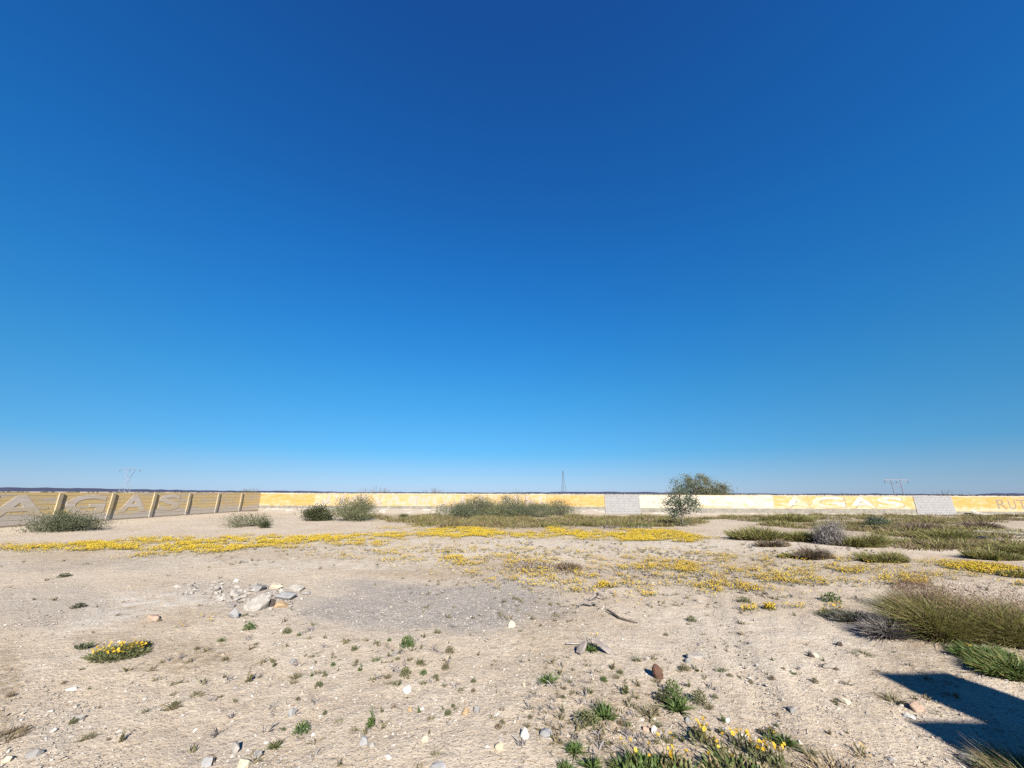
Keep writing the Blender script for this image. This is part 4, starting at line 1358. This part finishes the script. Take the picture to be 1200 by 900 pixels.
# ------------------------------------------------------------------ sticks, boards, pipes, concrete
def stick():
    a, k = scale_at(712, 718)
    b_, _ = scale_at(747, 731)
    m_, _ = scale_at(727, 727)
    g = MB()
    P = [a + (m_ - a) * .5 * s if s < 1 else m_ for s in (0, .9, 2)]
    pts = [a + Vector((0, 0, .035)), a * .72 + m_ * .28 + Vector((0, 0, .035)), m_ * .9 + a * .1 + Vector((0, 0, .022)), m_ * .5 + b_ * .5 + Vector((0, 0, .014)), b_ + Vector((0, 0, .008))]
    g.tube(pts, [.011, .015, .016, .014, .009], 7)
    g.tube([pts[3], pts[3] + Vector((.05, .03, .02))], [.006, .003], 5)
    g.build('curved_stick', M_twig, None, label='dark curved stick lying on bare sand right of grey driftwood', cat='stick')
stick()

def plank_piece(name, label, px, py, L, W, T, yaw, pitch, roll, m=None, z=.02):
    p, k = scale_at(px, py)
    rr = random.Random(int(px))
    g = MB()
    n = 6
    V, q = [], []
    for i in range(n + 1):
        u = (i / n - .5) * L
        w = W * (.5 - .22 * (abs(i / n - .5) * 2) ** 2 * rr.uniform(.6, 1.6))
        o = rr.uniform(-.05, .05) * W
        t_ = T * rr.uniform(.8, 1.2) / 2
        V += [(u, o - w, -t_), (u, o + w, -t_ * .8), (u, o + w * .9, t_ * .8), (u, o - w * .9, t_)]
    for i in range(n):
        for j in range(4):
            q.append((i * 4 + j, i * 4 + (j + 1) % 4, (i + 1) * 4 + (j + 1) % 4, (i + 1) * 4 + j))
    q += [(3, 2, 1, 0), (n * 4, n * 4 + 1, n * 4 + 2, n * 4 + 3)]
    g.add(V, q)
    o = g.build(name, m or M_wood, None, p + Vector((0, 0, z)), label=label, cat='wood')
    o.rotation_euler = (roll, pitch, yaw)
M_oldwood = stony('old_grey_wood', (.17, .14, .125), (.33, .29, .265), 22, bmp=.8)
def slab_piece(label, px, py, L, W, T, rot, z, seed):
    p, k = scale_at(px, py)
    o = bpy.data.objects.new('wood_slab', rock_mesh('wood_slab', seed, L, W, T, M_oldwood, 22))
    link(o, None, p + Vector((0, 0, z)), label, 'wood')
    o.rotation_euler = rot
slab_piece('grey weathered wood slab leaning left over a small green plant', 682, 766, .15, .13, .035, (.25, -.75, .2), .045, 501)
slab_piece('grey weathered wood slab leaning right over a small green plant', 706, 765, .27, .14, .035, (.30, .55, -.25), .055, 502)
def driftwood(label, px, py, pts, rads, forks):
    p, k = scale_at(px, py)
    g = MB()
    g.tube(pts, rads, 7)
    for f in forks:
        g.tube(f, [.020, .014, .007], 6)
    g.build('driftwood', M_oldwood, None, p, label=label, cat='wood')
driftwood('pale forked driftwood piece on sand, lower of two', 689, 711, [(-.17, 0, .02), (-.06, .03, .05), (.04, 0, .04), (.15, .05, .03)], [.012, .026, .03, .012],
          [[(-.04, .02, .05), (-.10, -.05, .06), (-.15, -.10, .03)], [(.04, 0, .04), (.10, -.06, .07), (.17, -.08, .05)]])
driftwood('pale driftwood piece on sand, upper of two', 699, 704, [(-.12, -.04, .02), (-.02, 0, .08), (.06, .03, .11), (.14, .02, .03)], [.014, .03, .028, .010],
          [[(.0, 0, .09), (.03, -.07, .13), (.02, -.12, .10)], [(.05, .02, .10), (.12, .09, .14), (.18, .12, .10)]])
plank_piece('wood_sliver', 'thin grey wood sliver beside the left leaning slab', 672, 756, .17, .03, .012, .15, .05, 0, z=.02)
plank_piece('broken_board', 'small broken grey board on sand above the upright stone', 815, 771, .20, .07, .03, .3, .15, .2, z=.02)
plank_piece('broken_board', 'pale splinter lying among weeds by yellow flowers', 833, 872, .10, .022, .015, -.9, .2, 0, M_straw, z=.03)

M_pipe = plain('black_hose', (.018, .019, .018), .5)
def pipe(label, pts, rad):
    P = []
    for x, y in pts:
        p, k = G(x, y)
        P.append(p + Vector((0, 0, rad)))
    MB().tube(P, rad, 8).build('black_pipe', M_pipe, None, label=label, cat='pipe')
pipe('long black pipe on pale sand between olive mounds', [(1006, 619.5), (1020, 620.5), (1036, 622), (1050, 623.5), (1062, 625.5)], .075)
pipe('shorter black pipe lying before the pale concrete slab', [(1128, 630.5), (1142, 632), (1156, 634), (1168, 636)], .075)

def slab():
    a, k = G(1140, 624)
    b_, _ = G(1215, 629)
    c, _ = G(1215, 624)
    d, _ = G(1150, 620.5)
    h = .07
    V = [Vector((p.x, p.y, -.1)) for p in (a, b_, c, d)] + [Vector((p.x, p.y, h)) for p in (a, b_, c, d)]
    bm = bmesh.new()
    vs = [bm.verts.new(v) for v in V]
    for f in ((3, 2, 1, 0), (4, 5, 6, 7), (0, 1, 5, 4), (1, 2, 6, 5), (2, 3, 7, 6), (3, 0, 4, 7)):
        bm.faces.new([vs[i] for i in f])
    bmesh.ops.bevel(bm, geom=list(bm.edges), offset=.02, segments=2, affect='EDGES')
    me = bpy.data.meshes.new('concrete_slab')
    bm.to_mesh(me)
    bm.free()
    me.materials.append(STONE['cream'])
    link(bpy.data.objects.new('concrete_slab', me), None, None, 'pale low concrete slab cut off by the photo edge among brown scrub', 'slab')
slab()

def leaning_slab():
    p, _ = at(1144, 600, WALL_Y - .35)
    me = rock_mesh('broken_slab', 77, 1.3, .45, .42, STONE['white'])
    o = bpy.data.objects.new('broken_slab', me)
    link(o, None, Vector((p.x, p.y, .06)), 'white broken slab at the foot of the yellow wall by dark letters', 'rubble')
    o.rotation_euler = (.1, .35, .1)
leaning_slab()

# made-up stepped pier, unseen behind the camera, shaped to cast the lower right shadow
def pier():
    ct = 1 / math.tan(R(SUN_EL))
    sx, sy = math.sin(R(SUN_AZ)), math.cos(R(SUN_AZ))
    z1, z2 = 2.73, 3.20
    xa = 3.42 + z2 * ct * sx
    ya = 4.16 + z2 * ct * sy
    xb = 3.00 + z1 * ct * sx
    t = thing('shadow_pier', 'made-up stepped pier, out of view, that casts the shadow by the tall grass', 'pillar', (xa, ya, 0))
    x0 = xb - xa
    def rough(u0, u1, za, zb, seed, nm, m):
        g, q = MB(), random.Random(seed)
        def put(mb, u, v, z, w, p):
            k = q.uniform(-.012, .012)
            mb.box(u - .003 + k * .6, v + .003 + k, -.30 - p, p, z - .003, w + (q.uniform(-.02, .012) if w > zb - .03 else .003))
        blocks(g, u0, u1, za, zb, put, seed, bw=.30, bh=.15, gap=.006, prov=.012)
        g.build(nm, m, t, kind='stuff')
    rough(x0, 1.45, -.3, z1, 5, 'shadow_pier_base', M_block)
    rough(.0, .62, z1 + .002, z2 - .055, 6, 'shadow_pier_shaft', M_block)
    rough(-.01, .62, z2 - .05, z2, 7, 'shadow_pier_cap', STONE['grey'])
pier()

# ------------------------------------------------------------------ weeds: five kinds of small plant, copied
def weed_mesh(kind, seed):
    r = np.random.RandomState(seed)
    g = MB()
    if kind == 'rosette':                      # narrow leaves fanning up from the root
        n = 70
        a = r.uniform(0, 2 * math.pi, n)
        P = np.stack([np.cos(a) * .12, np.sin(a) * .12, np.full(n, -.02)], 1) * r.uniform(0, 1, (n, 1))
        D = np.stack([np.cos(a) * .9, np.sin(a) * .9, r.uniform(.35, 1.6, n)], 1)
        g.blades(P, D, r.uniform(.45, 1.0, n), r.uniform(.05, .095, n), r, .35)
        g.leaves(P, D * np.array([.6, .6, 1]) + r.normal(size=(n, 3)) * .2, r.uniform(.35, .8, n), .075, r)
    elif kind == 'sprig':                      # upright stem with leaves all the way
        for s in range(3):
            b_ = r.normal(size=3) * np.array([.07, .07, 0])
            e = b_ + np.array([r.normal() * .18, r.normal() * .18, r.uniform(.7, 1.0) if s == 0 else r.uniform(.35, .7)])
            g.tube([b_ - UPV * .03, e], [.018, .008], 5)
            n = 40
            u = r.uniform(0.05, 1, (n, 1))
            P = b_ + (e - b_) * u
            a = r.uniform(0, 2 * math.pi, n)
            D = np.stack([np.cos(a), np.sin(a), r.uniform(.2, 1.0, n)], 1)
            ln = (.34 - .2 * u[:, 0]) * r.uniform(.6, 1.2, n)
            g.leaves(P, D, ln, ln * .28, r)
    elif kind == 'tuft':                       # fine blades
        n = 70
        a, q = r.uniform(0, 2 * math.pi, n), np.sqrt(r.uniform(0, 1, n))
        P = np.stack([np.cos(a) * q * .22, np.sin(a) * q * .22, np.full(n, -.02)], 1)
        D = np.stack([np.cos(a) * q * .7, np.sin(a) * q * .7, np.ones(n)], 1) + r.normal(size=(n, 3)) * .2
        g.blades(P, D, r.uniform(.45, 1.05, n), r.uniform(.03, .055, n), r, .35)
    else:                                      # bushy: many small leaves on short twigs
        n = 240
        P = dome_points(r, n, 1.0, .75, 0)
        g.leaves(P, P * .8 + UPV * .5 + r.normal(size=(n, 3)) * .4, r.uniform(.10, .24, n), r.uniform(.05, .09, n), r)
        for i in range(0, n, 16):
            g.tube([(0, 0, -.03), P[i]], [.016, .006], 4)
    return g
_weed_cache = {}
def weed(px, py, hpx, kind, m, label, seed, name='weed', group=None, wide=1.0, cat='weed'):
    p, k = scale_at(px, py)
    key = (kind, seed % 4, m.name)
    if key not in _weed_cache:
        _weed_cache[key] = weed_mesh(kind, 200 + (seed % 4) * 13 + len(kind)).mesh(name, [m])
    o = bpy.data.objects.new(name, _weed_cache[key])
    link(o, None, p - Vector((0, 0, .004)), label, cat, group)
    s = hpx * k * .9
    o.scale = (s * wide, s * wide, s)
    o.rotation_euler = (0, 0, (seed * 2.399) % 6.283)
    return o
k_ = 0
for px, py, h, kind, m, label, wd in (
        (477, 758, 17, 'bushy', M_green, 'green leafy weed on the lower edge of the grey gravel patch', 1.1),
        (433, 853, 26, 'sprig', M_green, 'dark green upright seedling with a flat leafy base', 1.0),
        (353, 859, 17, 'bushy', M_green, 'dark green low weed below a light grey flat stone', 1.1),
        (322, 876, 14, 'rosette', M_weed, 'dull green weed right of the pointed stone', 1.0),
        (642, 800, 16, 'rosette', M_green, 'lone bright green rosette on bare sand left of the weeds', 1.2),
        (709, 842, 27, 'rosette', M_green, 'bright green spiky weed, largest of the left weed patch', .95),
        (687, 850, 20, 'bushy', M_weed, 'dull green spreading weed left of the bright spiky one', 1.7),
        (674, 882, 18, 'rosette', M_green, 'dark green rosette above the bottom row of weeds', 1.25),
        (694, 901, 24, 'rosette', M_green, 'dark green rosette at the bottom edge, middle of three', 1.0),
        (664, 905, 20, 'rosette', M_green, 'dark green rosette at the bottom edge, left of three', 1.0),
        (722, 902, 20, 'rosette', M_weed, 'dull green rosette at the bottom edge, right of three', 1.0),
        (790, 816, 24, 'bushy', M_green, 'bright green bushy weed below the upright brown stone', .9),
        (794, 832, 24, 'rosette', M_green, 'bright green leafy weed, lower of the pair under the brown stone', 1.25),
        (779, 824, 20, 'bushy', M_dark, 'dark green leafy weed left of the bright pair', 1.2),
        (733, 814, 22, 'sprig', M_weed, 'yellowish green slender weed between bright green plants', .9),
        (757, 838, 18, 'tuft', M_drab, 'dry yellowish tuft above the flowering bottom plants', 1.0),
        (767, 832, 12, 'tuft', M_drab, 'small dry tuft right of the dry yellowish tuft', 1.2),
        (693, 763, 14, 'rosette', M_green, 'small green plant growing between leaning wood slabs', 1.1),
        (292, 738, 12, 'bushy', M_green, 'small green weed below the boulder cluster', 1.2),
        (336, 742, 9, 'bushy', M_weed, 'tiny green weed right below the orange rock', 1.2),
        (92, 712, 7, 'bushy', M_dark, 'dark green small mat on the grey sand at left', 2.2),
        (75, 676, 6, 'bushy', M_dark, 'tiny dark green mat before the flower carpet at left', 2.2),
        (291, 800, 20, 'sprig', M_drab, 'thin upright olive weed on sand below the gravel', .8),
        (103, 866, 13, 'tuft', M_drab, 'olive tuft on sand at the lower left, left of another', 1.2),
        (142, 870, 16, 'sprig', M_drab, 'olive upright weed on sand at the lower left', .9),
        (202, 830, 11, 'tuft', M_drab, 'flat olive tuft on sand below a brown litter patch', 1.8),
        (232, 816, 8, 'tuft', M_drab, 'small flat olive tuft, upper right of a similar one', 1.8),
        (811, 728, 9, 'bushy', M_weed, 'small green weed on open sand right of the curved stick', 1.3),
        (820, 824, 18, 'bushy', M_weed, 'dull green weed group on sand right of bright green weeds', 1.1),
        (872, 706, 9, 'bushy', M_weed, 'green low weed above the two yellow flower spots', 1.9),
        (1010, 768, 8, 'tuft', M_weed, 'pale green flat tuft on sand below the dead twigs', 2.6),
        (975, 705, 14, 'bushy', M_green, 'green weed left of the grey dead twigs with yellow specks', 1.6),
        (1045, 822, 14, 'tuft', M_drab, 'brownish weeds left of the pinkish-orange stone', 2.0),
        (920, 872, 18, 'rosette', M_green, 'bluish green weed right of the small yellow flowers', 1.2),
        (948, 884, 14, 'tuft', M_weed, 'dull green tuft before dry bent blades', 1.5)):
    weed(px, py, h, kind, m, label, k_, wide=wd)
    k_ += 1
LANDMARKS = [(300, 712, 'the largest boulder'), (329, 711, 'the flat orange rock'), (273, 724, 'the block before the boulders'), (181, 726, 'the flat pale rock'),
             (477, 811, 'the white round stone'), (342, 777, 'the small grey stone'), (599, 734, 'the white stone on the gravel edge'), (614, 865, 'the white angular stone'),
             (586, 878, 'the cream rounded stone'), (545, 836, 'the orange-brown flat stone'), (481, 834, 'the small orange stone'), (343, 838, 'the light grey flat stone'),
             (455, 888, 'the white lump near the bottom'), (499, 868, 'the dull cream stone'), (274, 882, 'the pointed pale stone'), (95, 842, 'the pale shard'),
             (985, 757, 'the small dark stone'), (957, 770, 'the cream pebble'), (927, 833, 'the grey stone on open sand'), (990, 823, 'the cream flat stone'), (640, 862, 'the flat grey stone'),
             (614, 804, 'the white pebble'), (806, 776, 'the broken grey board'), (766, 858, 'the whitish pebble in the weeds'), (853, 846, 'the white small stone'), (771, 790, 'the upright brown stone'),
             (727, 724, 'the curved stick'), (694, 763, 'the leaning wood slabs'), (695, 708, 'the driftwood'), (477, 758, 'the green weed by the gravel'), (433, 850, 'the upright seedling'),
             (353, 857, 'the dark green low weed'), (642, 798, 'the lone bright rosette'), (709, 838, 'the bright spiky weed'), (791, 825, 'the bright bushy weeds'), (138, 764, 'the flowering mat'),
             (885, 715, 'the two yellow flower spots'), (1045, 820, 'the brownish weeds'), (92, 711, 'the dark mat on grey sand'), (202, 829, 'the flat olive tuft'), (142, 866, 'the olive upright weed'),
             (84, 808, 'the long white shard'), (811, 727, 'the small weed right of the stick'), (822, 870, 'the thin-stalked yellow blooms'), (894, 888, 'the dense yellow blooms')]
HOW = {'tuft': 'tufted', 'bushy': 'bushy', 'sprig': 'upright'}
TINT = {'dull_green_leaves': 'dull green', 'drab_olive_leaves': 'olive', 'brown_dry_blades': 'dry brown', 'fresh_green_leaves': 'fresh green'}
_said = set()
def sprout(px, py, h, kind, m, seed, wide):
    near = sorted(LANDMARKS, key=lambda q: (q[0] - px) ** 2 + (1.6 * (q[1] - py)) ** 2)
    base = 'tiny %s %s sprout ' % (TINT[m.name], HOW[kind])
    for step in ('just ', '', 'well '):
        for x, y, nm in near[:5]:
            dx, dy = px - x, py - y
            w = ('left of' if dx < 0 else 'right of') if abs(dx) > 1.3 * abs(dy) else ('behind' if dy < 0 else 'in front of')
            dist = math.hypot(dx, dy)
            st = 'just ' if dist < 28 else ('' if dist < 70 else 'well ')
            lab = base + st + w + ' ' + nm
            if lab not in _said:
                _said.add(lab)
                return weed(px, py, h, kind, m, lab, seed, 'weed_sprout', 'tiny sprouts on the sand', wide)
    weed(px, py, h, kind, m, lab, seed, 'weed_sprout', 'tiny sprouts on the sand', wide)
SMALL = [(405, 755, 5), (415, 762, 8), (430, 752, 6), (441, 754, 6), (456, 751, 5), (497, 747, 8), (513, 742, 8), (527, 765, 11), (455, 770, 8), (440, 775, 9), (470, 765, 7), (493, 761, 8),
         (480, 774, 8), (492, 779, 9), (422, 786, 10), (454, 794, 9), (475, 792, 13), (478, 796, 8), (465, 803, 10), (496, 791, 9), (513, 799, 9), (496, 802, 8), (522, 784, 10), (527, 772, 7),
         (259, 752, 9), (263, 774, 7), (321, 781, 9), (346, 795, 12), (373, 805, 9), (365, 793, 8), (344, 801, 8), (204, 827, 8), (718, 785, 12), (746, 775, 11), (708, 799, 8), (749, 805, 12),
         (690, 812, 11), (802, 786, 11), (817, 787, 9), (846, 787, 10), (856, 794, 7), (807, 805, 11), (831, 830, 11), (838, 819, 8), (848, 846, 11), (722, 795, 9), (727, 790, 8), (560, 768, 7),
         (610, 740, 5), (350, 745, 5), (380, 748, 6), (300, 755, 5), (230, 762, 6), (660, 835, 12), (735, 850, 10), (815, 860, 12), (800, 870, 12), (770, 800, 10), (555, 800, 7), (492, 835, 9),
         (504, 844, 9), (525, 838, 9), (447, 835, 9), (365, 770, 6), (390, 780, 6), (620, 775, 6), (668, 800, 7), (880, 800, 6), (905, 775, 7), (930, 790, 6), (955, 800, 8), (965, 775, 7)]
for i, (px, py, h) in enumerate(SMALL):
    kd = ('tuft', 'bushy', 'sprig')[i % 3]
    mt = (M_drab, M_weed, M_drab, M_weed, M_green)[i % 5]
    sprout(px, py, h * .98, kd, mt, 300 + i, 1.1)
rr = random.Random(17)
k_ = 0
while k_ < 150:
    px, py = rr.uniform(10, 1120), rr.uniform(690, 896)
    dens = .12 + .6 * math.exp(-((px - 740) / 130) ** 2 - ((py - 830) / 60) ** 2) + .35 * math.exp(-((px - 460) / 110) ** 2 - ((py - 780) / 40) ** 2) + .3 * math.exp(-((px - 1050) / 70) ** 2 - ((py - 800) / 40) ** 2)
    dens *= .15 + 2.2 * float(sstep(.45, .7, vnoise(px / 38, py / 22, 77)))
    if rr.random() > dens or (px > 1020 and py > 770):
        continue
    h = rr.uniform(3.2, 7) * (py - 560) / 240
    sprout(px, py, h, rr.choice(('tuft', 'bushy', 'sprig')), rr.choice((M_drab, M_weed, M_drab, M_brownb)), 400 + k_, rr.uniform(.8, 1.4))
    k_ += 1

# ------------------------------------------------------------------ flowering plants
def flower_head_mesh(seed, name='flower_head'):
    r = np.random.RandomState(seed)
    n = 9
    V, t, mi = [], [], []
    for i in range(n):
        a = i / n * 2 * math.pi + r.uniform(-.1, .1)
        L = r.uniform(.85, 1.05)
        da = .30
        k = len(V)
        z = r.uniform(.0, .25)
        V += [(.2 * math.cos(a - .2), .2 * math.sin(a - .2), .05), (.2 * math.cos(a + .2), .2 * math.sin(a + .2), .05),
              (L * .8 * math.cos(a + da), L * .8 * math.sin(a + da), .12 + z), (L * math.cos(a), L * math.sin(a), .08 + z), (L * .8 * math.cos(a - da), L * .8 * math.sin(a - da), .12 + z)]
        t += [(k, k + 1, k + 2), (k, k + 2, k + 4), (k + 2, k + 3, k + 4)]
        mi += [0] * 3
    k = len(V)
    V += [(0, 0, .26)] + [(.30 * math.cos(j * math.pi / 4), .30 * math.sin(j * math.pi / 4), .10) for j in range(8)]
    t += [(k, k + 1 + j, k + 1 + (j + 1) % 8) for j in range(8)]
    mi += [1] * 8
    return mesh_np(name, V, None, t, False, [M_petal, M_eye], mi)
HEADS = [flower_head_mesh(i) for i in range(4)]

def flower_plant(label, px, py, wpx, hpx, seed, heads, n_leaf=500, leaf_m=None, stalk=1.0, size=.0128, leaf=.055, name='flowering_plant', depth=.7):
    p, k = scale_at(px, py)
    r = np.random.RandomState(seed)
    t = thing(name, label, 'flower plant', p)
    W, H = wpx * k, hpx * k
    g = MB()
    if n_leaf:
        P = dome_points(r, n_leaf, W, H * .6, 0)
        P[:, 1] *= depth
        P[:, 2] *= .55
        ln = leaf * r.uniform(.5, 1.2, n_leaf)
        half = n_leaf // 2
        g.leaves(P[:half], P[:half] * .5 + UPV * H * .6 + r.normal(size=(half, 3)) * H * .3, ln[:half], ln[:half] * .28, r)
        P[half:, 2] = 0
        g.blades(P[half:], UPV + P[half:] / W + r.normal(size=(n_leaf - half, 3)) * .35, ln[half:] * 1.2, .0042, r, .4)
        g.build('foliage', leaf_m or M_green, t)
    st = MB()
    for i in range(heads):
        a, q = r.uniform(0, 2 * math.pi), math.sqrt(r.uniform(0, 1))
        e = Vector((math.cos(a) * q * W * .45, math.sin(a) * q * W * .45 * depth, H * r.uniform(.62, 1.0) * stalk))
        st.tube([(e.x * .7, e.y * .7, 0), e * .6 + Vector((0, 0, .01)), e], [.0022, .002, .0018], 4)
        o = bpy.data.objects.new('flower_head', HEADS[i % 4])
        link(o, t, e)
        s = size * r.uniform(.7, 1.2)
        o.scale = (s, s, s)
        o.rotation_euler = (R(r.uniform(0, 65)), R(r.uniform(-35, 35)), r.uniform(0, 6))
    if heads:
        st.build('flower_stalks', M_weed, t, kind='stuff')

flower_plant('green flowering plant, largest at the bottom edge', 752, 908, 60, 34, 1, 8, 900)
flower_plant('green plant with orange-yellow blooms right of the largest flowering one', 788, 908, 56, 36, 2, 9, 700, M_mixg)
flower_plant('green low plant with few yellow blooms at the bottom edge', 865, 912, 86, 30, 3, 6, 900, M_mixg, stalk=1.2)
flower_plant('small group of yellow blooms on thin stalks on the sand', 822, 872, 32, 22, 4, 12, 60, M_weed)
flower_plant('yellow bloom pair low on the sand between two flower groups', 843, 882, 22, 18, 5, 7, 40, M_weed)
flower_plant('yellow bloom group under the dry weeds, left of another', 868, 876, 30, 20, 6, 11, 60, M_weed)
flower_plant('dense yellow bloom group right of the other groups', 894, 890, 34, 22, 7, 14, 80, M_weed)
flower_plant('orange-yellow blooms at the bottom edge below the dense group', 915, 904, 30, 26, 8, 8, 60, M_weed)
flower_plant('single pale yellow bloom cluster left of the bluish green weed', 904, 868, 16, 16, 9, 4, 40, M_green)
flower_plant('green mat sprinkled with yellow blooms on the left sand', 138, 768, 62, 13, 10, 110, 1500, M_weed, stalk=.8, size=.0115, leaf=.05, name='flowering_mat')
flower_plant('dark green mat touching the flowering mat on the left sand', 163, 759, 22, 9, 11, 3, 400, M_dark, leaf=.05, name='flowering_mat')
flower_plant('grey-green little mat left of the flowering mat', 98, 760, 16, 7, 12, 0, 160, M_sage2, leaf=.05, name='flowering_mat')
flower_plant('yellow blooms in front of the tall grass beside green weeds', 1131, 764, 18, 10, 13, 6, 60, M_weed)
flower_plant('few pale yellow blooms left of the lower dark shadow', 1008, 886, 16, 12, 14, 4, 20, M_straw)
flower_plant('yellow specked green plant left of the tall grass', 975, 722, 34, 13, 15, 16, 300, M_weed, size=.016)
flower_plant('dry yellow stalks rising from between the leaning wood slabs', 695, 757, 14, 17, 16, 5, 20, M_straw, size=.010)
